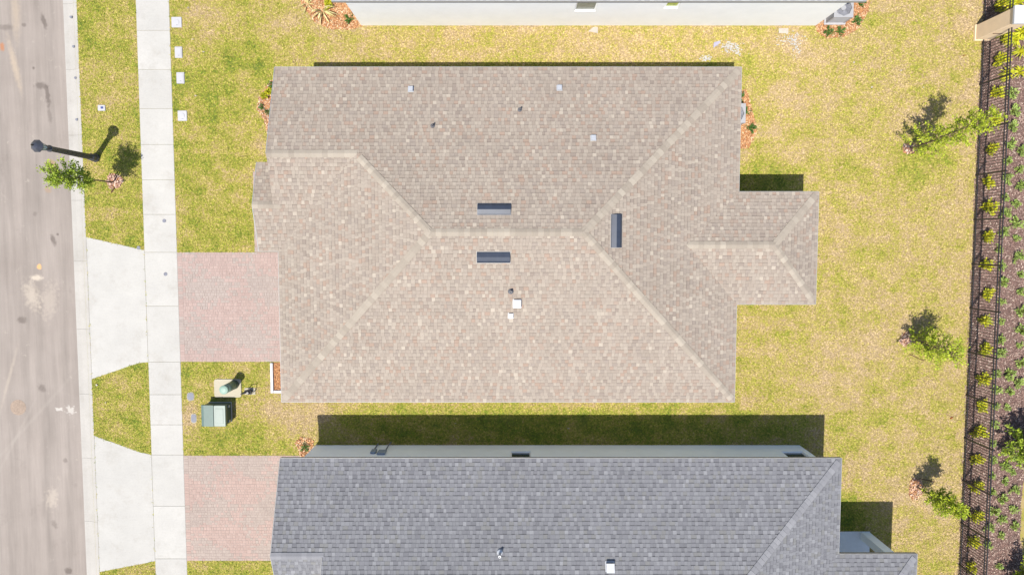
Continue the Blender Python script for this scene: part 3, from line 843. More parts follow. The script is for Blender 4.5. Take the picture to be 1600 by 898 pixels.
sf = MB(); soffit(sf, XG + 0.3, X1 - 0.005, S2 + 0.005, N2 - 0.005); soffit(sf, X0 + 0.005, XG + 0.3, G2S + 0.005, N2 - 0.005); soffit(sf, X1 - 0.004, P2X - 0.005, P2S + 0.005, P2N - 0.005)
sf.obj('soffit', M_SOFFIT, roof2)
tag(sh.obj('shingles', M_SH, roof2), kind='stuff')
fascia(roof2, [(X0, N2, X1, N2, 0, 1), (X1, P2N, X1, N2, 1, 0), (X1, S2, X1, P2S, 1, 0), (X1 + 0.04, P2N, P2X, P2N, 0, 1), (X1 + 0.04, P2S, P2X, P2S, 0, -1), (P2X, P2S, P2X, P2N, 1, 0), (XG, S2, X1, S2, 0, -1), (X0, G2S, XG, G2S, 0, -1)], EV)
rake(roof2, X0, [(N2, EV), (G2Y, G2Z), (G2S, EV)], -1); rake(roof2, XG, [(G2Y - 0.05, EV + s2 * (N2 - G2Y + 0.05)), (R2Y, R2Z), (S2, EV)], -1)
capR2 = cap_mesh(0.39, M_CAPG); capH2 = cap_mesh(0.275, M_CAPG)
cap_line((X1, N2, EV), (R2X, R2Y, R2Z), capH2, roof2); cap_line((X1, S2, EV), (R2X, R2Y, R2Z), capH2, roof2)
cap_line((R2X, R2Y, R2Z), (XG, R2Y, R2Z), capR2, roof2); cap_line((X0, G2Y, G2Z), (XG, G2Y, G2Z), capR2, roof2)
cap_line((P2X, P2N, EV), (PHX, P2Y, P2Z), capH2, roof2); cap_line((P2X, P2S, EV), (PHX, P2Y, P2Z), capH2, roof2); cap_line((PHX, P2Y, P2Z), (PMX, P2Y, P2Z), capR2, roof2)
gw = MB()
gw.add([(X0 + 0.5, N2 - 0.4, so), (X0 + 0.5, G2S + 0.2, so), (X0 + 0.5, G2Y, G2Z - 0.1)], [(0, 1, 2)])
gw.add([(XG + 0.25, N2 - 0.4, so), (XG + 0.25, S2 + 0.2, so), (XG + 0.25, R2Y, R2Z - 0.1)], [(0, 1, 2)])
gw.obj('gable_wall', M_WALLG, H2)
ax0, ax1, ay1, ay0 = -9.07, 13.27, -9.30, -21.9
wl_ = MB()
wA = W(1221, 711, 1.0).x; wB = W(1254, 711, 1.0).x; wC = W(798, 711, 1.0).x; wD = W(829, 711, 1.0).x
wall_run(wl_, 'x', ay1, ax0, ax1, 0, so - 0.002, [(wC, wD, 0.95, 2.35), (wA, wB, 0.95, 2.35)], inward=-1)
wall_run(wl_, 'y', ax0, -15.7, ay1 - 0.2, 0, so - 0.002, [(-14.7, -9.85, 0.02, 2.35)], inward=1)
wall_run(wl_, 'x', -15.5, ax0 + 0.2, XG + 0.3, 0, so - 0.002, (), inward=-1)
wall_run(wl_, 'y', XG + 0.35, ay0, -15.7, 0, so - 0.002, (), inward=1)
wall_run(wl_, 'x', ay0, XG + 0.35, ax1, 0, so - 0.002, (), inward=1)
wall_run(wl_, 'y', ax1, ay0 + 0.2, ay1 - 0.2, 0, so - 0.002, [(-16.6, -14.0, 0.05, 2.3)], inward=-1)
wl_.obj('wall', M_WALLG, H2)
window(H2, 'x', ay1, wC, wD, 0.95, 2.35, -1, depth=0.05); window(H2, 'x', ay1, wA, wB, 0.95, 2.35, -1, depth=0.05)
window(H2, 'y', ax1, -16.6, -14.0, 0.05, 2.3, -1, mullion=False)
garage_door(H2, ax0, -14.69, -9.86, 0.025, 2.345)
c_ = MB(); c_.box(ax1 + 0.002, 16.66, -17.1, -13.38, 0, 0.035); c_.obj('lanai_slab', plain('painted_slab', (0.60, 0.63, 0.65), 0.6, var=0.04), H2)
for yy in (-13.40, -17.06):
    y0_, y1_ = (yy - 0.36, yy) if yy > -15 else (yy, yy + 0.36)
    c_ = MB(); c_.bbox(16.22, 16.64, y0_, y1_, 0.036, so - 0.002, 0.012); c_.obj('column', M_WALLG, H2)
z2 = lambda y: EV + s2 * (N2 - y)
p = on_plane(781, 862, z2, 1); vent_pipe(roof2, p.x, p.y, p.z, 0.42, 0.05, M_GALV)
p = on_plane(953, 884, z2, 1); hood_vent(roof2, p.x, p.y, p.z, 0, 1, s2, 0.30, 0.20)
# meter boxes on the side wall
M_METER = plain('meter_grey', (0.22, 0.27, 0.34), 0.5)
p = W(582, 706, 1.4)
m = MB(); m.bbox(p.x - 0.12, p.x + 0.12, ay1 + 0.001, ay1 + 0.11, 0.95, 1.35, 0.02); mb = m.obj('meter_box', M_METER, H2)
m = MB(); m.bbox(p.x + 0.0, p.x + 0.62, ay1 + 0.001, ay1 + 0.14, 1.10, 1.55, 0.02) if False else m.bbox(p.x + 0.2, p.x + 0.56, ay1 + 0.001, ay1 + 0.10, 1.0, 1.5, 0.02); m.obj('breaker_box', M_METER, H2)
m = MB(); m.tube([(p.x - 0.02, ay1 + 0.07, 0.95), (p.x - 0.02, ay1 + 0.07, 0.3), (p.x - 0.02, ay1 + 0.07, -0.05)], 0.03, 8); m.obj('conduit', M_GPL, H2)
m = MB(); m.tube([(p.x + 0.50, ay1 + 0.06, 1.0), (p.x + 0.50, ay1 + 0.06, 0.25), (p.x + 0.60, ay1 + 0.16, -0.05)], 0.025, 8); m.obj('conduit', M_GPL, H2)
q = W(554, 710, 2.2); m = MB(); m.bbox(q.x - 0.08, q.x + 0.08, ay1 + 0.001, ay1 + 0.12, 2.15, 2.35, 0.02); m.obj('wall_lamp', M_FRAME, H2)

# ---------------------------------------------------------- house 3 (white wall, roof cut by the picture's edge)
H3 = thing('white_wall_house', (3.5, 16, 0), 'house with bright white stucco side wall and only its eave edge showing', 'house')
E3 = 3.45; n0x, n1x, n0y, n1y = -7.1, 13.95, 9.50, 22.6; r3 = 6.3
s3 = 0.44; R3Z = E3 + s3 * (n1y - n0y) / 2; R3Y = (n0y + n1y) / 2; hw = (n1y - n0y) / 2
sh, dk = MB(), MB()
A([(n0x, n0y), (n1x, n0y), (n1x - hw, R3Y), (n0x + hw, R3Y)], 'x', 1, n0y, E3, s3, PALE, 31)
A([(n0x, n1y), (n1x, n1y), (n1x - hw, R3Y), (n0x + hw, R3Y)], 'x', -1, n1y, E3, s3, PALE, 32, course=0.3)
A([(n0x, n0y), (n0x, n1y), (n0x + hw, R3Y)], 'y', 1, n0x, E3, s3, PALE, 33)
A([(n1x, n0y), (n1x, n1y), (n1x - hw, R3Y)], 'y', -1, n1x, E3, s3, PALE, 34)
so3 = E3 - 0.16
roof3 = dk.obj('roof', M_DECK, H3)
m = MB(); m.add([(n0x + .005, n0y + .005, so3), (n1x - .005, n0y + .005, so3), (n1x - .005, n1y - .005, so3), (n0x + .005, n1y - .005, so3)], [(3, 2, 1, 0)]); m.obj('soffit', M_SOFFIT, roof3)
tag(sh.obj('shingles', M_SH, roof3), kind='stuff')
fascia(roof3, [(n0x, n0y, n1x, n0y, 0, -1), (n0x, n0y, n0x, n1y, -1, 0), (n1x, n0y, n1x, n1y, 1, 0), (n0x, n1y, n1x, n1y, 0, 1)], E3)
wl_ = MB()
a3, b3, c3, d3 = W(899, 8, 2.3).x, W(932, 8, 2.3).x, W(1038, 4, 2.3).x, W(1059, 4, 2.3).x
wall_run(wl_, 'x', 9.62, -6.68, 13.48, 0, so3 - 0.002, [(a3, b3, 1.85, 2.95), (c3, d3, 2.2, 2.95)], inward=1)
wall_run(wl_, 'y', -6.68, 9.82, 22.2, 0, so3 - 0.002, (), inward=1); wall_run(wl_, 'y', 13.48, 9.82, 22.2, 0, so3 - 0.002, (), inward=-1); wall_run(wl_, 'x', 22.4, -6.68, 13.48, 0, so3 - 0.002, (), inward=-1)
wl_.obj('wall', M_WALL, H3)
window(H3, 'x', 9.62, a3, b3, 1.85, 2.95, 1, M_GLASSG, 0.05, False); window(H3, 'x', 9.62, c3, d3, 2.2, 2.95, 1, M_GLASSL, 0.05, False)

# ------------------------------------------------------------------ plants
def leaf(m, p, d, nrm, L, w, col):
    d = d.normalized(); s_ = d.cross(nrm)
    if s_.length < 1e-4: s_ = d.cross(Vector((1, 0.3, 0)))
    s_.normalize(); n = s_.cross(d)
    a = p; b = p + d * L * 0.45 + s_ * w / 2 + n * L * 0.06; c = p + d * L; e = p + d * L * 0.45 - s_ * w / 2 + n * L * 0.06
    m.add([a, b, c, e], [(0, 1, 2, 3)], col)

def rdir(rng, up=0.0):
    while True:
        v = Vector((rng.uniform(-1, 1), rng.uniform(-1, 1), rng.uniform(-1, 1)))
        if 0.05 < v.length < 1: v.normalize(); return (v + Vector((0, 0, up))).normalized()

def shrub_mesh(name, seed, mat, r=0.27, h=0.4, n=150, L=0.10, w=0.045, up=0.5, squash=1.0):
    rng = random.Random(seed); m = MB()
    stems = []
    for k in range(11):
        a = rng.uniform(0, 6.283); rr = r * rng.uniform(0.25, 0.95)
        tip = Vector((math.cos(a) * rr, math.sin(a) * rr * squash, h * rng.uniform(0.55, 1.0) * (1 - 0.35 * rr / r)))
        stems.append(tip)
        m.tube([(0, 0, -0.02), tip * 0.5 + Vector((0, 0, 0.05)), tip], [0.008, 0.006, 0.003], 4, (0.5, 0.4, 0.3))
    for k in range(n):
        t = rng.choice(stems); f = rng.uniform(0.4, 1.05)
        p = t * f + Vector((rng.gauss(0, r * 0.12), rng.gauss(0, r * 0.12), rng.gauss(0, 0.025)))
        p.z = max(p.z, 0.03)
        d = (Vector((p.x, p.y, 0)) * 1.5 + rdir(rng) * 0.7 * r + Vector((0, 0, up * r)))
        g_ = rng.uniform(0.7, 1.3)
        leaf(m, p, d, rdir(rng, 1.2), L * rng.uniform(0.7, 1.2), w * rng.uniform(0.7, 1.2), (g_, g_, g_ * rng.uniform(0.8, 1.1)))
    return m.mesh(name, mat)

def blade_mesh(name, seed, mat, n=34, L=0.45, w=0.05, h=0.3):
    """strap-leaved clump"""
    rng = random.Random(seed); m = MB()
    for k in range(n):
        a = rng.uniform(0, 6.283); l = L * rng.uniform(0.6, 1.1); s_ = Vector((-math.sin(a), math.cos(a), 0)); o = Vector((math.cos(a), math.sin(a), 0))
        hh_ = h * rng.uniform(0.5, 1.2); g_ = rng.uniform(0.75, 1.25)
        pts = [Vector((0, 0, -0.01)) + o * 0.02, o * l * 0.4 + Vector((0, 0, hh_)), o * l * 0.8 + Vector((0, 0, hh_ * 0.9)), o * l + Vector((0, 0, hh_ * 0.45))]
        ws = [w * 0.6, w, w * 0.7, 0.004]
        v = []
        for p_, ww in zip(pts, ws): v += [p_ - s_ * ww / 2, p_ + s_ * ww / 2]
        m.add(v, [(0, 1, 3, 2), (2, 3, 5, 4), (4, 5, 7, 6)], (g_, g_, g_))
    return m.mesh(name, mat)

def young_tree(name, px, py, label, top, lo, rad, seed, mat, lean=(0, 0), nb=46, per=46, L=0.10, group=None, prof=None, trunk_r=0.035):
    base = W(px, py)
    rng = random.Random(seed)
    e = thing(name, base, label, 'tree', group)
    def axis(t): return Vector((base.x + lean[0] * t ** 1.3, base.y + lean[1] * t ** 1.3, top * t))
    tr = MB()
    pts = [axis(t) + Vector((rng.gauss(0, 0.012), rng.gauss(0, 0.012), 0)) for t in np.linspace(0, 0.96, 9)]
    pts[0].z = -0.05
    tr.tube(pts, [trunk_r * (1.25 - 1.1 * t) for t in np.linspace(0, 1, 9)], 7)
    lf = MB()
    prof = prof or (lambda t: math.sin(math.pi * min(1, 0.12 + 0.88 * t) ** 0.75))
    for k in range(nb):
        t = lo + (1 - lo) * (k + rng.random()) / nb
        a = k * 2.4 + rng.uniform(-0.5, 0.5)
        ln = rad * max(0.18, prof((t - lo) / (1 - lo))) * rng.uniform(0.55, 1.15)
        s0 = axis(t * 0.97)
        d = Vector((math.cos(a), math.sin(a), rng.uniform(0.25, 0.9))).normalized()
        tip = s0 + d * ln + Vector((0, 0, -0.05 * ln))
        tr.tube([s0, s0 + d * ln * 0.5 + Vector((0, 0, 0.03)), tip], [0.012, 0.008, 0.003], 4)
        for j in range(per):
            f = rng.uniform(0.25, 1.08)
            p = s0 + (tip - s0) * f + Vector((rng.gauss(0, 0.055), rng.gauss(0, 0.055), rng.gauss(0, 0.05)))
            g_ = rng.uniform(0.65, 1.35)
            leaf(lf, p, d + rdir(rng) * 1.1, rdir(rng, 1.0), L * rng.uniform(0.6, 1.2), L * 0.5 * rng.uniform(0.7, 1.2), (g_, g_, g_ * rng.uniform(0.7, 1.2)))
    tr.obj('trunk', M_BARK, e)
    lf.obj('crown', mat, e)
    return e
young_tree('street_tree', 178, 285, 'slim young street tree beside the black lamp post', 4.2, 0.43, 0.70, 1, M_LEAF, (-0.10, -0.05), 56, 62, 0.10,
           prof=lambda t: 0.55 + 0.45 * math.sin(math.pi * t ** 0.8), trunk_r=0.03)
young_tree('yard_tree', 1420, 232, 'tallest thin backyard tree whose crown reaches over the black fence', 5.1, 0.10, 1.0, 2, M_LEAFB, (0.25, 0.55), 70, 52, 0.105,
           prof=lambda t: 0.95 - 0.45 * t)
young_tree('yard_tree', 1420, 528, 'sparse backyard tree with open crown and pinkish mulch at its foot', 3.2, 0.10, 1.1, 3, M_LEAFB, (0.12, -0.3), 54, 48, 0.11,
           prof=lambda t: 0.85 - 0.25 * t)
young_tree('yard_tree', 1432, 760, 'small bushy backyard tree beside the grey-roofed house porch', 3.1, 0.30, 0.70, 4, M_LEAFB, (0.12, 0.02), 46, 60, 0.11,
           prof=lambda t: 0.9 - 0.25 * t)
young_tree('bed_tree', 1580, 688, 'dark rounded small tree in the mulch bed, with big shadow on small plants', 2.2, 0.12, 1.15, 5, M_LEAF, (0.1, 0.1), 60, 60, 0.14, prof=lambda t: 1 - 0.3 * t)
young_tree('bed_tree', 1584, 897, 'broad yellow-green small tree in mulch bed by the grey-roofed house fence end', 2.2, 0.12, 1.15, 6, M_LEAFB, (0.05, 0.1), 60, 60, 0.14, prof=lambda t: 1 - 0.3 * t)

def scatter_plants(name, meshes, pix, h, label, cat, group, smin, smax, seed):
    rng = random.Random(seed)
    for i, (px, py) in enumerate(pix):
        o = link_mesh(name, rng.choice(meshes), label=label, cat=cat, group=group)
        p = W(px, py, h)
        o.location = (p.x, p.y, 0.0)
        s_ = rng.uniform(smin, smax)
        o.scale = (s_, s_, s_ * rng.uniform(0.85, 1.15)); o.rotation_euler = (0, 0, rng.uniform(0, 6.28))
yshr = [shrub_mesh('hedge_shrub', 100 + k, M_LEAFY, 0.26, 0.42, 270, 0.105, 0.055) for k in range(4)]
sshr = [shrub_mesh('bedding_plant', 200 + k, M_LEAFS, 0.19, 0.25, 140, 0.085, 0.046) for k in range(4)]
dshr = [shrub_mesh('foundation_shrub', 300 + k, M_LEAFD, 0.25, 0.35, 150, 0.10, 0.045) for k in range(3)]
ylil = [blade_mesh('strap_leaf_plant', 400 + k, M_LEAFY) for k in range(3)]
ROW1 = [(1566, 8), (1567, 54), (1565, 94), (1561, 144), (1558, 187), (1552, 232), (1548, 284), (1547, 324), (1545, 369), (1543, 414), (1546, 459), (1541, 501), (1540, 545), (1537, 592), (1537, 634), (1530, 676),
        (1528, 718), (1527, 759), (1526, 805), (1522, 846), (1520, 887)]
scatter_plants('hedge_shrub', yshr, ROW1, 0.3, 'yellow-green shrub planted close behind the black fence', 'shrub', 'shrubs in a row along the black fence', 1.0, 1.35, 5)
ROW2 = [(1583, 145), (1586, 173), (1583, 197), (1580, 225), (1576, 253), (1575, 279), (1571, 308), (1572, 334), (1570, 362), (1562, 389), (1567, 415), (1570, 442), (1597, 235), (1595, 264), (1597, 291), (1591, 318), (1590, 348),
        (1590, 372), (1592, 402), (1596, 428), (1568, 471), (1567, 501), (1565, 530), (1567, 550), (1560, 583), (1578, 583), (1560, 609), (1578, 612), (1593, 598), (1558, 635), (1556, 663), (1597, 456), (1597, 488), (1595, 516),
        (1595, 539), (1596, 569), (1576, 637), (1553, 692), (1573, 706), (1553, 718), (1590, 718), (1571, 729), (1586, 739), (1552, 744), (1572, 752), (1587, 766), (1553, 769), (1567, 781), (1553, 800), (1585, 796), (1567, 813),
        (1587, 823), (1547, 825), (1567, 838), (1545, 851), (1563, 885)]
near = lambda q: q[0] < 1588 - q[1] * 0.042
scatter_plants('bedding_plant', sshr, [q for q in ROW2 if near(q)], 0.18, 'small sage-green plant in the line just behind the yellow-green fence shrubs', 'plant', 'small plants close behind the fence shrubs', 0.85, 1.4, 6)
scatter_plants('bedding_plant', sshr, [q for q in ROW2 if not near(q)], 0.18, 'small sage-green plant out in the brown mulch, away from the fence', 'plant', 'small plants farther out in the mulch', 0.85, 1.5, 26)
scatter_plants('strap_leaf_plant', ylil, [(1596, 50), (1597, 80), (1595, 112), (1586, 60), (1580, 7), (1575, 114), (1592, 2)], 0.25, 'bright yellow strap-leaved plant near the tan gate pier', 'plant', 'yellow strap-leaved plants near the pier', 0.8, 1.15, 7)
scatter_plants('foundation_shrub', dshr, [(1296, 49), (1315, 48), (1341, 31), (1345, 4)], 0.2, 'small dark green shrub in orange mulch around the air conditioner', 'shrub', 'shrubs round the air conditioner', 0.8, 1.0, 8)
scatter_plants('foundation_shrub', dshr, [(1160, 151), (1168, 174), (1175, 200)], 0.2, 'small green shrub in the mulch at the tan-roofed house east wall', 'shrub', 'shrubs at the east wall', 0.75, 1.0, 9)
scatter_plants('foundation_shrub', dshr, [(545, 29)], 0.2, 'small dark green shrub on orange mulch beside the white wall corner', 'shrub', None, 0.85, 0.86, 10)
scatter_plants('hedge_shrub', yshr, [(512, 5)], 0.3, 'yellow-green shrub under the eave corner of the white-walled house', 'shrub', None, 0.9, 0.91, 11)
scatter_plants('foundation_shrub', dshr, [(424, 131), (409, 166), (418, 173)], 0.15, 'little dark green plant in the bed by the tan roof gable', 'plant', 'plants beside the tan roof gable', 0.6, 0.8, 12)
scatter_plants('hedge_shrub', yshr, [(413, 150), (420, 143)], 0.15, 'little yellow-green plant in the bed by the tan roof gable', 'plant', 'yellow plants beside the tan roof gable', 0.6, 0.8, 13)
scatter_plants('foundation_shrub', dshr, [(476, 699)], 0.15, 'small shrub on a mulch patch at the grey-roofed house corner', 'shrub', None, 0.8, 0.81, 14)
fr_ = [blade_mesh('dry_frond_plant', 500 + k, M_FROND, 12, 0.75, 0.06, 0.35) for k in range(2)]
scatter_plants('dry_frond_plant', fr_[:1], [(503, 17)], 0.1, 'dry yellowish frond plant sprawling over orange mulch', 'plant', None, 0.95, 0.96, 15)
scatter_plants('dry_frond_plant', fr_[1:], [(480, 6)], 0.1, 'second dry pale frond plant at the bed edge beside the lawn', 'plant', None, 0.6, 0.61, 16)

# ------------------------------------------------------------------ mulch beds
def chips(name, inside, bx, n, pal, seed, z=0.0, L=0.06, mound=0.03):
    rng = random.Random(seed); m = MB()
    for k in range(n):
        x, y = rng.uniform(bx[0], bx[1]), rng.uniform(bx[2], bx[3])
        if not inside(x, y): continue
        a = rng.uniform(0, 6.283); l = L * rng.uniform(0.5, 1.4); w = l * rng.uniform(0.25, 0.5)
        d = Vector((math.cos(a), math.sin(a), rng.uniform(-0.35, 0.35))) * l / 2
        s_ = Vector((-math.sin(a), math.cos(a), rng.uniform(-0.4, 0.4))) * w / 2
        p = Vector((x, y, z + mound * rng.random() + 0.012))
        t = Vector((0, 0, 0.010))
        c = vary(rng, rng.choice(pal), 0.3)
        q = [p - d - s_, p + d - s_, p + d + s_, p - d + s_]
        m.add(q + [v - t for v in q], [(0, 1, 2, 3), (1, 0, 4, 5), (2, 1, 5, 6), (3, 2, 6, 7), (0, 3, 7, 4)], c)
    return m
BROWN = [(0.180, 0.116, 0.098), (0.215, 0.142, 0.118), (0.135, 0.086, 0.075), (0.255, 0.175, 0.145), (0.195, 0.120, 0.098), (0.36, 0.28, 0.23)]
ORANGE = [(0.40, 0.20, 0.085), (0.46, 0.26, 0.13), (0.32, 0.14, 0.06), (0.52, 0.34, 0.19), (0.26, 0.12, 0.06), (0.50, 0.37, 0.24)]
PINK = [(0.42, 0.27, 0.20), (0.48, 0.34, 0.26), (0.34, 0.19, 0.14), (0.26, 0.13, 0.10), (0.52, 0.40, 0.32)]
M_SOIL = plain('bed_soil', (0.115, 0.073, 0.062), 0.95, 0, 0.1, 0.3, 12)
M_SOILO = plain('bed_soil_orange', (0.30, 0.15, 0.07), 0.95, 0, 0.1, 0.3, 12)
bed = MB(); BX1 = 23.75
rngb = random.Random(77)
nb_ = 60
ed = [(XF - 0.02 + rngb.uniform(-0.05, 0.04), -17.5 + 31.5 * i / nb_) for i in range(nb_ + 1)]
ed2 = [(BX1 + 0.10 * math.sin(i * 0.5) + rngb.uniform(-0.05, 0.05), -17.5 + 31.5 * i / nb_) for i in range(nb_ + 1)]
for i in range(nb_):
    bed.add([(*ed[i], 0.006), (*ed2[i], 0.006), (*ed2[i + 1], 0.006), (*ed[i + 1], 0.006)], [(0, 1, 2, 3)])
bo = bed.obj('mulch_bed', M_SOIL, kind='structure')
def in_bed(x, y):
    i = min(nb_ - 1, max(0, int((y + 17.5) / 31.5 * nb_)))
    return ed[i][0] < x < ed2[i][0]
chips('c', in_bed, (XF - 0.1, BX1 + 0.4, -17.4, 13.8), 42000, BROWN, 41, L=0.065).obj('bark_mulch', M_CHIP, bo, kind='stuff')
BEDS = []
def poly_in(poly):
    def f(x, y):
        c = False; n = len(poly); j = n - 1
        for i in range(n):
            if (poly[i][1] > y) != (poly[j][1] > y) and x < (poly[j][0] - poly[i][0]) * (y - poly[i][1]) / (poly[j][1] - poly[i][1]) + poly[i][0]: c = not c
            j = i
        return c
    return f
def mulch_patch(poly, pal, dens, seed, soil, label=None, L=0.06, mound=0.04):
    poly = [tuple(p) for p in poly]
    b = MB(); b.add([(x, y, 0.006) for x, y in poly], [tuple(range(len(poly))) if area(poly) > 0 else tuple(range(len(poly) - 1, -1, -1))])
    o = b.obj('mulch_bed', soil, kind='structure')
    xs = [p[0] for p in poly]; yy = [p[1] for p in poly]
    bxs = (min(xs), max(xs), min(yy), max(yy))
    n = int((bxs[1] - bxs[0]) * (bxs[3] - bxs[2]) * dens)
    chips('c', poly_in(poly), bxs, n, pal, seed, L=L, mound=mound).obj('bark_mulch', M_CHIP, o, kind='stuff')
    BEDS.append(poly)
def blob(cx, cy, rx, ry, seed, n=18):
    rng = random.Random(seed)
    return [(cx + rx * math.cos(6.283 * i / n) * rng.uniform(0.75, 1.2), cy + ry * math.sin(6.283 * i / n) * rng.uniform(0.75, 1.2)) for i in range(n)]
fw = lambda *pp: [tuple(W(x, y)[:2]) for x, y in pp]
mulch_patch(fw((466, -60), (470, 4), (490, 34), (515, 46), (545, 47), (566, 42), (566, 36), (548, 8), (540, -60)), ORANGE, 700, 51, M_SOILO)
mulch_patch([(13.45, 9.58), (13.45, 11.5)] + fw((1362, -20), (1356, 20), (1340, 46), (1318, 58), (1290, 60), (1276, 50), (1272, 39)), ORANGE, 700, 52, M_SOILO)
mulch_patch([(8.8, 6.6)] + fw((1166, 140), (1174, 165), (1183, 205), (1170, 232)) + [(8.8, 4.2)], ORANGE, 700, 53, M_SOILO)
mulch_patch([(-9.15, 6.9)] + fw((424, 125), (405, 150), (401, 170), (412, 188), (420, 215)) + [(-9.15, 4.0)], ORANGE + PINK, 600, 54, M_SOILO)
mulch_patch([(-10.92, -6.72), (-9.15, -6.72), (-9.15, -5.46), (-10.92, -5.46)], ORANGE[:3] + ORANGE[4:5], 900, 55, M_SOILO)
for px, py, rx, ry, sd, pal in ((180, 284, 0.38, 0.36, 61, PINK), (1420, 232, 0.34, 0.26, 62, PINK), (1417, 530, 0.32, 0.34, 63, PINK), (1430, 763, 0.38, 0.50, 64, ORANGE + PINK), (476, 693, 0.42, 0.38, 65, ORANGE), (478, 705, 0.3, 0.3, 66, ORANGE)):
    p = W(px, py); mulch_patch(blob(p.x, p.y, rx, ry, sd), pal, 650, sd + 100, M_SOILO, L=0.075, mound=0.07)
# white edging of the bed beside the garage
be = thing('planter_edging', (-10.95, -6.1, 0), 'white L-shaped concrete edging round the strip of mulch by garage', 'edging')
m = MB(); m.bbox(-11.06, -10.93, -6.86, -5.46, 0, 0.11, 0.02); m.obj('edging_block', M_WPL, be)
m = MB(); m.bbox(-10.928, -9.12, -6.86, -6.73, 0, 0.11, 0.02); m.obj('edging_block', M_WPL, be)

# ------------------------------------------------------------------ fence
fy0, fy1 = -17.2, 13.2
FE = thing('metal_fence', (XF, (fy0 + fy1) / 2, 0), 'black metal picket fence between back lawn and mulch bed', 'fence')
FH = 1.88
post = MB(); post.box(-0.032, 0.032, -0.032, 0.032, -0.05, FH + 0.06); post.loft([[(-0.04, -0.04, FH + 0.06), (0.04, -0.04, FH + 0.06), (0.04, 0.04, FH + 0.06), (-0.04, 0.04, FH + 0.06)], [(-0.01, -0.01, FH + 0.10), (0.01, -0.01, FH + 0.10), (0.01, 0.01, FH + 0.10), (-0.01, 0.01, FH + 0.10)]])
post_me = post.mesh('post', M_BLACK)
pick = MB(); pick.box(-0.011, 0.011, -0.011, 0.011, 0.06, FH); pick_me = pick.mesh('picket', M_BLACK)
bay = 2.0
py0 = W(1514, 412.5).y
k0 = math.floor((fy0 - py0) / bay); k1 = math.ceil((fy1 - py0) / bay)
PIER_Y = (8.95, 9.62)
rail = MB(); rail.box(-0.018, 0.018, 0.034, bay - 0.034, -0.018, 0.018); rail_me = rail.mesh('rail', M_BLACK)
for k in range(k0, k1 + 1):
    y = py0 + k * bay
    o = link_mesh('post', post_me, FE); o.location = (XF, y, 0)
    if k == k1: break
    for z in (0.16, FH - 0.19, FH - 0.02):
        o = link_mesh('rail', rail_me, FE); o.location = (XF, y, z)
    npk = 16
    for i in range(1, npk):
        yy = y + bay * i / npk
        if PIER_Y[0] - 0.1 < yy < PIER_Y[1] + 0.1: continue
        o = link_mesh('picket', pick_me, FE); o.location = (XF, yy, 0)

# masonry pier
pc = Vector((20.86, 9.29, 0))
PI_ = thing('gate_pier', pc, 'tall tan stucco pier with white cap standing in the fence line', 'pier')
m = MB(); m.bbox(pc.x - 0.33, pc.x + 0.33, pc.y - 0.32, pc.y + 0.32, -0.05, 2.40, 0.012); m.obj('shaft', M_TANP, PI_)
m = MB(); m.bbox(pc.x - 0.36, pc.x + 0.36, pc.y - 0.35, pc.y + 0.35, 0.0, 0.12, 0.012); m.obj('plinth', M_TANP, PI_)
m = MB(); m.bbox(pc.x - 0.38, pc.x + 0.38, pc.y - 0.37, pc.y + 0.37, 2.41, 2.52, 0.02); m.obj('cap', M_CAPW, PI_)
m = MB(); m.box(pc.x - 0.20, pc.x + 0.20, pc.y - 0.335, pc.y - 0.321, 1.0, 1.05); m.obj('groove', M_DWOOD, PI_)

# ------------------------------------------------------------------ street lamp
lb = W(150, 247)
LP = thing('street_lamp', lb, 'black street lamp post with octagonal lantern beside the road', 'street lamp')
m = MB(); m.lathe([(0.20, -0.03), (0.20, 0.12), (0.17, 0.18), (0.17, 0.38), (0.14, 0.44), (0.12, 0.55)], 8, lb.x, lb.y); m.obj('base', M_LAMP, LP)
lx, ly = lb.x - 0.05, lb.y + 0.02
m = MB()
n = 24
def flute(r, z): return [(lb.x + (r * (1 + 0.09 * (1 if i % 2 else -1))) * math.cos(6.2832 * i / n), lb.y + (r * (1 + 0.09 * (1 if i % 2 else -1))) * math.sin(6.2832 * i / n), z) for i in range(n)]
m.loft([flute(0.115, 0.54), flute(0.107, 1.6), flute(0.098, 3.02)]); m.obj('pole', M_LAMP, LP)
m = MB(); m.lathe([(0.085, 3.0), (0.135, 3.05), (0.14, 3.12), (0.10, 3.18), (0.075, 3.28), (0.12, 3.34), (0.12, 3.37)], 16, lb.x, lb.y); m.obj('collar', M_LAMP, LP)
m = MB(); m.lathe([(0.11, 3.37), (0.175, 3.80)], 8, lb.x, lb.y, ph=0.5); lg = m.obj('lantern_glass', M_LGLASS, LP)
for i in range(8):
    a = 6.2832 * (i + 0.5) / 8
    m = MB(); m.tube([(lb.x + 0.115 * math.cos(a), lb.y + 0.115 * math.sin(a), 3.37), (lb.x + 0.18 * math.cos(a), lb.y + 0.18 * math.sin(a), 3.80)], 0.010, 5); m.obj('bar', M_LAMP, lg)
m = MB(); m.lathe([(0.255, 3.79), (0.26, 3.82), (0.14, 3.98), (0.05, 4.06)], 8, lb.x, lb.y, ph=0.5); rf = m.obj('lantern_roof', M_LAMP, LP)
m = MB(); m.lathe([(0.03, 4.05), (0.035, 4.10), (0.012, 4.16), (0.003, 4.20)], 10, lb.x, lb.y); m.obj('finial', M_BLACK, rf)

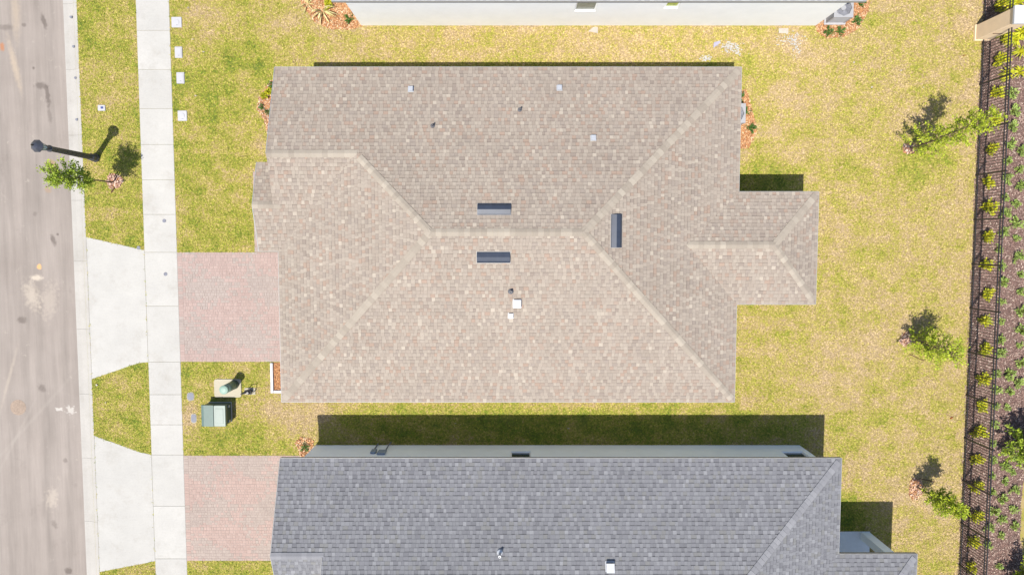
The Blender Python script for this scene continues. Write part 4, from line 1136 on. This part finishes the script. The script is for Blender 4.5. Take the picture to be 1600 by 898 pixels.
# ------------------------------------------------------------------ utility boxes
def transformer():
    a, b = W(322, 628, 0.75), W(363, 660, 0.0)
    x0, x1, y0, y1 = -13.95, -12.88, -8.20, -7.28
    e = thing('transformer_box', ((x0 + x1) / 2, (y0 + y1) / 2, 0), 'green metal transformer cabinet standing on the front lawn', 'transformer')
    m = MB(); m.bbox(x0 + 0.0, x1 + 0.0, y0 - 0.0, y1 + 0.0, -0.03, 0.07, 0.02); m.obj('pad', M_CONC, e)
    m = MB(); m.box(x0 + 0.02, x1 - 0.02, y0 + 0.02, y1 - 0.02, 0.071, 0.70); m.obj('cabinet', M_GREEND, e)
    m = MB(); xm = (x0 + x1) / 2 + 0.02
    pr = [(x0 - 0.02, 0.62), (x0 - 0.02, 0.72), (x0 + 0.10, 0.76), (xm - 0.005, 0.80), (xm - 0.005, 0.62)]
    m.loft([[(x, y0 - 0.02, z) for x, z in pr], [(x, y1 + 0.02, z) for x, z in pr]]); m.obj('lid', M_GREEN, e)
    m = MB(); m.bbox(xm + 0.005, x1 + 0.02, y0 - 0.02, y1 + 0.02, 0.62, 0.79, 0.02); h = m.obj('hood', M_GREEN, e)
    m = MB(); m.bbox(xm + 0.09, x1 - 0.08, y0 + 0.12, y1 - 0.12, 0.785, 0.80, 0.008); m.obj('raised_panel', M_GREEN, h)
    for y in (y0 + 0.12, y1 - 0.12):
        m = MB(); m.bbox(x1 - 0.018, x1 + 0.03, y - 0.05, y + 0.05, 0.30, 0.42, 0.008); m.obj('hinge', M_GALV, e)
transformer()
pp = W(357, 606)
PD = thing('utility_pedestal', (-12.60, -6.5, 0), 'pale green cylindrical telecom pedestal on a square concrete pad', 'pedestal')
m = MB(); x0, x1, y0, y1 = -13.66, -12.42, -7.06, -6.22
r = 0.10
ring = []
for cx, cy, a0 in ((x1 - r, y1 - r, 0), (x0 + r, y1 - r, 1), (x0 + r, y0 + r, 2), (x1 - r, y0 + r, 3)):
    for k in range(4): an = math.pi / 2 * (a0 + k / 3); ring.append((cx + r * math.cos(an), cy + r * math.sin(an)))
m.loft([[(x, y, -0.03) for x, y in ring], [(x, y, 0.05) for x, y in ring], [(x * 1 + (0.01 if x < -13 else -0.01), y, 0.062) for x, y in ring]])
M_PAD = mat_concrete('pad_concrete', (0.33, 0.30, 0.23)); m.obj('pad', M_PAD, PD)
cx_, cy_ = -12.72, -6.46
m = MB(); m.smooth = True; m.lathe([(0.21, 0.063), (0.205, 0.25), (0.20, 0.30)], 28, cx_, cy_); m.obj('base', M_GREEND, PD)
m = MB(); m.smooth = True; m.lathe([(0.195, 0.30), (0.19, 1.17)], 28, cx_, cy_); m.obj('body', plain('mid_green_plastic', (0.12, 0.185, 0.15), 0.5), PD)
m = MB(); m.lathe([(0.20, 1.17), (0.20, 1.22), (0.18, 1.25), (0.10, 1.275), (0.01, 1.28)], 28, cx_, cy_); m.obj('cap', M_MINT, PD)

bp = W(392, 610)
BK = thing('pipe_stand', bp, 'black pipe fixture with square loop on small pale base in front lawn', 'pipe')
m = MB(); m.bbox(bp.x - 0.28, bp.x + 0.22, bp.y - 0.18, bp.y + 0.14, -0.02, 0.05, 0.015); m.obj('base', M_PAD, BK)
m = MB(); m.tube([(bp.x - 0.15, bp.y, 0.0), (bp.x - 0.15, bp.y, 0.42), (bp.x - 0.05, bp.y + 0.12, 0.52), (bp.x + 0.16, bp.y + 0.16, 0.52), (bp.x + 0.18, bp.y - 0.06, 0.5), (bp.x + 0.12, bp.y - 0.08, 0.2), (bp.x + 0.12, bp.y - 0.08, 0.0)], 0.022, 8); m.obj('loop', M_BLACK, BK)
m = MB(); m.lathe([(0.02, 0.05), (0.09, 0.08), (0.11, 0.20), (0.09, 0.32), (0.05, 0.36), (0.05, 0.42)], 14, bp.x + 0.0, bp.y - 0.02); m.obj('valve', M_BLACK, BK)
m = MB(); m.tube([(bp.x - 0.02, bp.y, 0.26), (bp.x - 0.30, bp.y - 0.10, 0.22), (bp.x - 0.46, bp.y - 0.16, 0.02)], 0.03, 8); m.obj('arm', M_BLACK, BK)

def meter_lid(px, py, sx, sy, label, rnd=False, mat=M_WPL, h=0.05):
    p = W(px, py, 0.03)
    e = thing('meter_box', (p.x, p.y, 0), label, 'utility box')
    m = MB(); m.bbox(p.x - sx / 2, p.x + sx / 2, p.y - sy / 2, p.y + sy / 2, -0.04, h, 0.02); m.obj('box', mat, e)
    m = MB()
    if rnd: m.lathe([(sx * 0.26, h), (sx * 0.26, h + 0.012), (sx * 0.22, h + 0.016)], 20, p.x, p.y)
    else: m.bbox(p.x - sx * 0.38, p.x + sx * 0.38, p.y - sy * 0.40, p.y + sy * 0.40, h + 0.0005, h + 0.014, 0.01)
    m.obj('lid', mat, e)
    m = MB(); m.box(p.x - 0.02, p.x + 0.05, p.y - sy * 0.3, p.y - sy * 0.3 + 0.02, h + 0.012, h + 0.0185); m.obj('lid_slot', M_GPL, e)
meter_lid(276, 35, 0.46, 0.46, 'square white utility box with round lid, farthest along sidewalk from the driveway', True)
meter_lid(279, 82, 0.34, 0.50, 'rectangular white utility box beside sidewalk, next to the farthest square one')
meter_lid(282, 122, 0.36, 0.50, 'rectangular white utility box beside sidewalk, between another rectangular box and a square one')
meter_lid(285, 181, 0.42, 0.46, 'square white utility box with round lid, closest of its row to the brick driveway', True)
p = W(160, 169)
e = thing('valve_box', (p.x, p.y, 0), 'white box lid with dark blue mark in the roadside grass strip', 'utility box')
m = MB(); m.bbox(p.x - 0.19, p.x + 0.15, p.y - 0.13, p.y + 0.13, -0.03, 0.05, 0.02); m.obj('box', M_WPL, e)
m = MB(); m.bbox(p.x - 0.05, p.x + 0.07, p.y - 0.04, p.y + 0.06, 0.0505, 0.056, 0.004); m.obj('lid_mark', plain('navy', (0.03, 0.05, 0.16), 0.5), e)
def valve_cover(px, py, rx, ry, label):
    p = W(px, py)
    o = thing('valve_cover', (p.x, p.y, 0), label, 'utility cover')
    m = MB()
    rr = lambda k, z: [(p.x + rx * k * math.copysign(abs(math.cos(t)) ** 0.7, math.cos(t)), p.y + ry * k * math.copysign(abs(math.sin(t)) ** 0.7, math.sin(t)), z) for t in [6.2832 * i / 24 for i in range(24)]]
    m.loft([rr(1.15, -0.03), rr(1.15, 0.02), rr(1.02, 0.022)]); m.obj('rim', M_PAD, o)
    m = MB(); m.loft([rr(0.98, 0.021), rr(0.98, 0.030), rr(0.92, 0.034)]); m.obj('lid', M_GPL, o)
valve_cover(298, 619, 0.15, 0.18, 'oval grey valve cover in lawn by sidewalk near the pedestal')
valve_cover(303, 653, 0.12, 0.20, 'rectangular grey valve cover in lawn beside the transformer cabinet')
def round_cover(name, px, py, r, z, label, mat, cat, rim=M_CURB):
    p = W(px, py)
    o = thing(name, (p.x, p.y, z), label, cat)
    m = MB(); m.lathe([(r, z - 0.03), (r, z + 0.004), (r * 0.9, z + 0.006)], 32, p.x, p.y); m.obj('frame', mat, o)
    m = MB(); m.lathe([(r * 0.86, z), (r * 0.86, z + 0.008), (r * 0.82, z + 0.011)], 32, p.x, p.y); l_ = m.obj('lid', mat, o)
    for k in range(3):
        rr = r * (0.25 + 0.2 * k)
        m = MB()
        ringv = []
        n = 28
        for i in range(n):
            t = 6.2832 * i / n; ringv.append((t,))
        for i in range(n):
            t0, t1 = 6.2832 * i / n, 6.2832 * (i + 1) / n
            m.add([(p.x + (rr) * math.cos(t0), p.y + rr * math.sin(t0), z + 0.014), (p.x + (rr + r * 0.06) * math.cos(t0), p.y + (rr + r * 0.06) * math.sin(t0), z + 0.014),
                   (p.x + (rr + r * 0.06) * math.cos(t1), p.y + (rr + r * 0.06) * math.sin(t1), z + 0.014), (p.x + rr * math.cos(t1), p.y + rr * math.sin(t1), z + 0.014)], [(0, 1, 2, 3)])
        m.obj('rib', mat, l_)
round_cover('manhole_cover', 26, 637, 0.36, -0.098, 'round rusty brown manhole cover in the asphalt road', plain('manhole_iron', (0.24, 0.185, 0.145), 0.85, 0, 0.2, 0.2, 20), 'manhole cover')
for px, py, lb_ in ((257, 345, 'round steel cleanout cap in sidewalk next to the front lawn'), (217, 387, 'round steel cleanout cap at the driveway apron corner by grass strip'), (259, 428, 'round steel cleanout cap in sidewalk in front of the brick driveway')):
    round_cover('cleanout_cap', px, py, 0.085, 0.020, lb_, M_GPL, 'cleanout cap')
for px, py in ((111, 27), (115, 73), (118, 122), (120, 187)):
    p = W(px, py); m = MB(); m.lathe([(0.055, -0.02), (0.055, 0.024), (0.045, 0.028)], 14, p.x, p.y)
    at_base(m.obj('kerb_marker', M_GPL, None, 'small grey round marker disc set in the pale kerb', 'marker', 'marker discs along the kerb'))

# ------------------------------------------------------------------ air conditioners
def condenser(x, y, label, s=0.84, h=0.86):
    e = thing('air_conditioner', (x, y, 0), label, 'air conditioner')
    m = MB(); m.bbox(x - s / 2 - 0.06, x + s / 2 + 0.06, y - s / 2 - 0.06, y + s / 2 + 0.06, -0.03, 0.08, 0.03); m.obj('pad', M_WPL, e)
    mg = plain('condenser_grey', (0.27, 0.27, 0.28), 0.45, 0, 0.4, 0.05) if 'condenser_grey' not in MATS else MATS['condenser_grey']
    m = MB(); m.bbox(x - s / 2 + 0.04, x + s / 2 - 0.04, y - s / 2 + 0.04, y + s / 2 - 0.04, 0.081, h - 0.08, 0.06); b = m.obj('coil', M_GPL, e)
    for k in range(9):
        z = 0.12 + k * (h - 0.26) / 9
        m = MB(); m.bbox(x - s / 2 + 0.012, x + s / 2 - 0.012, y - s / 2 + 0.012, y + s / 2 - 0.012, z, z + 0.045, 0.012); m.obj('louvre', mg, b)
    for sx in (-1, 1):
        for sy in (-1, 1):
            m = MB(); m.bbox(x + sx * (s / 2 - 0.035) - 0.035, x + sx * (s / 2 - 0.035) + 0.035, y + sy * (s / 2 - 0.035) - 0.035, y + sy * (s / 2 - 0.035) + 0.035, 0.082, h - 0.085, 0.01); m.obj('corner_post', mg, e)
    m = MB(); q = s / 2
    ro = [(x + q * a, y + q * b_) for a, b_ in ((-1, -1), (0, -1), (1, -1), (1, 0), (1, 1), (0, 1), (-1, 1), (-1, 0))]
    ri = [(x + 0.36 * math.cos(6.2832 * (i - 3) / 8 - 0.0), y + 0.36 * math.sin(6.2832 * (i - 3) / 8)) for i in range(8)]
    v = [(a, b_, h - 0.08) for a, b_ in ro] + [(a, b_, h) for a, b_ in ro] + [(a, b_, h) for a, b_ in ri] + [(a, b_, h - 0.08) for a, b_ in ri]
    fs = []
    for i in range(8):
        j = (i + 1) % 8
        fs += [(i, j, 8 + j, 8 + i), (8 + i, 8 + j, 16 + j, 16 + i), (16 + i, 16 + j, 24 + j, 24 + i), (24 + i, 24 + j, j, i)]
    m.add(v, fs); t = m.obj('top', mg, e)
    m = MB(); m.lathe([(0.12, h - 0.07), (0.12, h - 0.02), (0.09, h + 0.012)], 16, x, y); m.obj('fan_hub', mg, t)
    for rr in (0.17, 0.22, 0.27, 0.32):
        m = MB(); m.tube([(x + rr * math.cos(6.2832 * i / 20), y + rr * math.sin(6.2832 * i / 20), h - 0.006) for i in range(21)], 0.006, 4); m.obj('grille_ring', mg, t)
    for i in range(5):
        a = 6.2832 * i / 5
        m = MB(); d = Vector((math.cos(a), math.sin(a), 0)); s_ = Vector((-d.y, d.x, 0)); c0 = Vector((x, y, h - 0.06))
        m.add([c0 + d * 0.12 - s_ * 0.05, c0 + d * 0.33 - s_ * 0.11, c0 + d * 0.33 + s_ * 0.10 + Vector((0, 0, 0.03)), c0 + d * 0.12 + s_ * 0.05 + Vector((0, 0, 0.03))], [(0, 1, 2, 3)]); m.obj('fan_blade', M_GPL, t)
condenser(14.30, 10.12, 'grey air conditioner unit on white pad at the white-walled house corner')
condenser(9.75, W(1158, 177, 0.85).y, 'white air conditioner just showing past the tan roof eave', 0.84, 0.86)

# ------------------------------------------------------------------ stakes, flags, scraps
def stake(a, b, r, mat, label, z0=0.03, z1=0.05):
    p, q = W(*a), W(*b); m = MB(); m.tube([(p.x, p.y, z0), (q.x, q.y, z1)], r, 6)
    at_base(m.obj('wooden_stake', mat, None, label, 'stake'))
stake((1428, 203), (1452, 188), 0.03, M_WOOD, 'pale wooden stake lying by the tallest backyard tree', 0.03, 0.16)
stake((1424, 241), (1433, 234), 0.035, M_DWOOD, 'short dark stake on mulch under the tallest backyard tree')
stake((1420, 553), (1443, 563), 0.018, M_DWOOD, 'thin brown stick lying on lawn below the sparse tree', 0.02, 0.02)
stake((1426, 781), (1447, 798), 0.020, M_WOOD, 'thin tan stake lying on lawn beside the bushy tree', 0.02, 0.02)
stake((1436, 747), (1461, 752), 0.020, M_DWOOD, 'dark thin stake between the bushy tree and its shadow', 0.02, 0.02)
stake((174, 301), (180, 293), 0.03, M_DWOOD, 'short dark stake on the mulch under the street tree', 0.03, 0.05)
def flag(px, py, label):
    p = W(px, py); e = thing('marker_flag', (p.x, p.y, 0), label, 'flag')
    m = MB(); m.tube([(p.x, p.y, -0.02), (p.x, p.y, 0.5)], 0.006, 5); m.obj('wire', M_BLACK, e)
    m = MB(); v = [(p.x + 0.006, p.y, 0.42), (p.x - 0.12, p.y - 0.07, 0.44), (p.x - 0.12, p.y - 0.09, 0.54), (p.x + 0.006, p.y, 0.52)]
    m.add(v + [(a, b + 0.004, c) for a, b, c in v], [(0, 1, 2, 3), (7, 6, 5, 4), (0, 4, 5, 1), (1, 5, 6, 2), (2, 6, 7, 3), (3, 7, 4, 0)]); m.obj('flag', MATS.get('flag_orange') or plain('flag_orange', (0.62, 0.15, 0.04), 0.6), e)
flag(1498, 90, 'small orange marker flag in the back lawn near the tan pier')
flag(1478, 647, 'small orange marker flag in the back lawn beyond the sparse tree')
M_SCR = plain('scrap_white', (0.34, 0.30, 0.26), 0.8)
M_SCRB = plain('scrap_blue', (0.26, 0.25, 0.33), 0.8)
def scrap(pts, label, mat=M_SCR, z=0.05, group=None):
    rng = random.Random(int(pts[0][0] * 7)); m = MB()
    w = [W(*p) for p in pts]
    if area([(q.x, q.y) for q in w]) < 0: w = w[::-1]
    top = [(q.x, q.y, z + rng.uniform(0, 0.02)) for q in w]
    m.loft([[(a, b, c - 0.012) for a, b, c in top], top])
    at_base(m.obj('scrap', mat, None, label, 'scrap', group))
scrap([(919, 50), (927, 43), (934, 43), (934, 53), (926, 51)], 'pale torn scrap on the side lawn under the white wall')
scrap([(1114, 76), (1115, 67), (1126, 64), (1122, 70)], 'bluish plastic scrap beside white debris on side lawn', M_SCRB)
scrap([(1216, 45), (1231, 45), (1231, 53), (1216, 53)], 'flat white board lying by the white-walled house corner')
for px, py in ((1333, 98), (1407, 111), (1441, 137), (1361, 137), (717, 63), (302, 62), (295, 13), (319, 82), (307, 150), (152, 601), (165, 628), (712, 660), (888, 668)):
    ra = random.Random(px); an = sorted(ra.uniform(0, 6.28) for _ in range(6))
    scrap([(px + ra.uniform(0.9, 2.4) * math.cos(q), py + ra.uniform(0.8, 1.8) * math.sin(q)) for q in an], 'tiny pale litter scrap lying in the grass', M_SCR, 0.06, 'litter scraps in the grass')
rng = random.Random(9); m = MB()
for cx, cy, rx, ry, n in ((1140, 74, 14, 8, 150), (1103, 92, 8, 4, 60), (1153, 82, 3, 7, 30), (1232, 62, 16, 8, 90), (1243, 76, 8, 12, 50)):
    for k in range(n):
        p = W(cx + rng.gauss(0, rx * 0.6), cy + rng.gauss(0, ry * 0.6)); s_ = rng.uniform(0.015, 0.045); a = rng.uniform(0, 6.28)
        z = 0.055
        v = [(p.x + s_ * math.cos(a + t), p.y + s_ * math.sin(a + t) * 0.7, z + rng.uniform(-0.01, 0.012)) for t in (0, 1.5, 3.1, 4.6)]
        m.add(v + [(q[0], q[1], q[2] - 0.015) for q in v], [(0, 1, 2, 3), (1, 0, 4, 5), (2, 1, 5, 6), (3, 2, 6, 7), (0, 3, 7, 4)])
m.obj('plaster_debris', plain('plaster', (0.36, 0.35, 0.33), 0.9), None, 'white plaster crumbs spilled on the side lawn', 'debris', kind='stuff')

# ------------------------------------------------------------------ grass
def grass():
    rs = np.random.RandomState(5)
    x0, x1, y0, y1 = XK, XF + 0.06, -18.5, 14.0
    dens = 1000
    n = int((x1 - x0) * (y1 - y0) * dens)
    X = rs.uniform(x0, x1, n); Y = rs.uniform(y0, y1, n)
    jit = 0.035 * np.sin(X * 9) * np.cos(Y * 11) + rs.normal(0, 0.018, n)
    keep = np.ones(n, bool)
    def cut(a, b, c, d):
        keep[(X > a + jit) & (X < b + jit) & (Y > c + jit) & (Y < d + jit)] = False
    cut(XS0 - 0.03, XS1 + 0.03, -100, 100)
    cut(XS1 - 0.1, -9.0, -5.42, -0.42); cut(XS1 - 0.1, -9.0, -14.78, -9.79); cut(-11.66, -10.0, -0.41, 3.2)
    cut(wx0, wx1, wy0, wy1); cut(wx1 - 0.2, LX - 0.32, LS + 0.25, LN - 0.25)
    cut(ax0, ax1, ay0, ay1); cut(ax1 - 0.3, 16.66, -17.1, -13.38)
    cut(-6.68, 13.48, 9.62, 30)
    cut(-13.66, -12.42, -7.06, -6.22); cut(-14.05, -12.82, -8.28, -7.2); cut(-11.1, -9.1, -6.9, -5.46)
    for px, py, sx, sy in ((276, 35, 0.46, 0.46), (279, 82, 0.34, 0.5), (282, 122, 0.36, 0.5), (285, 181, 0.42, 0.46), (160, 169, 0.34, 0.26), (298, 619, 0.3, 0.36), (303, 653, 0.24, 0.4), (1223, 49, 0.4, 0.25), (926, 47, 0.3, 0.2)):
        p = W(px, py); cut(p.x - sx / 2, p.x + sx / 2, p.y - sy / 2, p.y + sy / 2)
    def inpoly(poly):
        c = np.zeros(n, bool); j = len(poly) - 1
        for i in range(len(poly)):
            xi, yi = poly[i]; xj, yj = poly[j]
            if yi != yj:
                c ^= ((yi > Y + jit) != (yj > Y + jit)) & (X + jit < (xj - xi) * (Y + jit - yi) / (yj - yi) + xi)
            j = i
        return c
    for poly in BEDS + [ap1, ap2]: keep[inpoly(poly)] = False
    # bare, thin patches
    thin = (np.sin(X * 1.9 + 2.1 * np.sin(Y * 1.3)) * np.cos(Y * 2.3 + 1.7 * np.sin(X * 0.9)) > 0.72)
    keep[thin & (rs.rand(n) < 0.45)] = False
    X, Y = X[keep], Y[keep]; n = len(X)
    a = rs.uniform(0, 2 * np.pi, n); L = rs.uniform(0.035, 0.085, n); hgt = rs.uniform(0.015, 0.05, n); wd = rs.uniform(0.010, 0.020, n)
    dx, dy = np.cos(a), np.sin(a)
    V = np.empty((n, 3, 3), np.float32)
    V[:, 0] = np.stack([X - dy * wd, Y + dx * wd, np.full(n, 0.0)], 1)
    V[:, 1] = np.stack([X + dy * wd, Y - dx * wd, np.full(n, 0.0)], 1)
    V[:, 2] = np.stack([X + dx * L, Y + dy * L, hgt], 1)
    V[:, :2, 2] = 0.008
    me = bpy.data.meshes.new('grass')
    me.vertices.add(n * 3); me.loops.add(n * 3); me.polygons.add(n)
    me.vertices.foreach_set('co', V.ravel())
    me.loops.foreach_set('vertex_index', np.arange(n * 3, dtype=np.int32))
    me.polygons.foreach_set('loop_start', np.arange(0, n * 3, 3, dtype=np.int32))
    me.polygons.foreach_set('loop_total', np.full(n, 3, np.int32))
    me.update(calc_edges=True)
    at = me.attributes.new('Col', 'FLOAT_COLOR', 'FACE')
    c = np.ones((n, 4), np.float32); c[:, 0] = rs.rand(n); c[:, 1] = rs.rand(n); at.data.foreach_set('color', c.ravel())
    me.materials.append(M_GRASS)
    o = bpy.data.objects.new('grass', me); COL.objects.link(o)
    tag(o, 'short patchy green and straw lawn grass round the houses', 'grass', kind='stuff')
    print('blades', n)
grass()
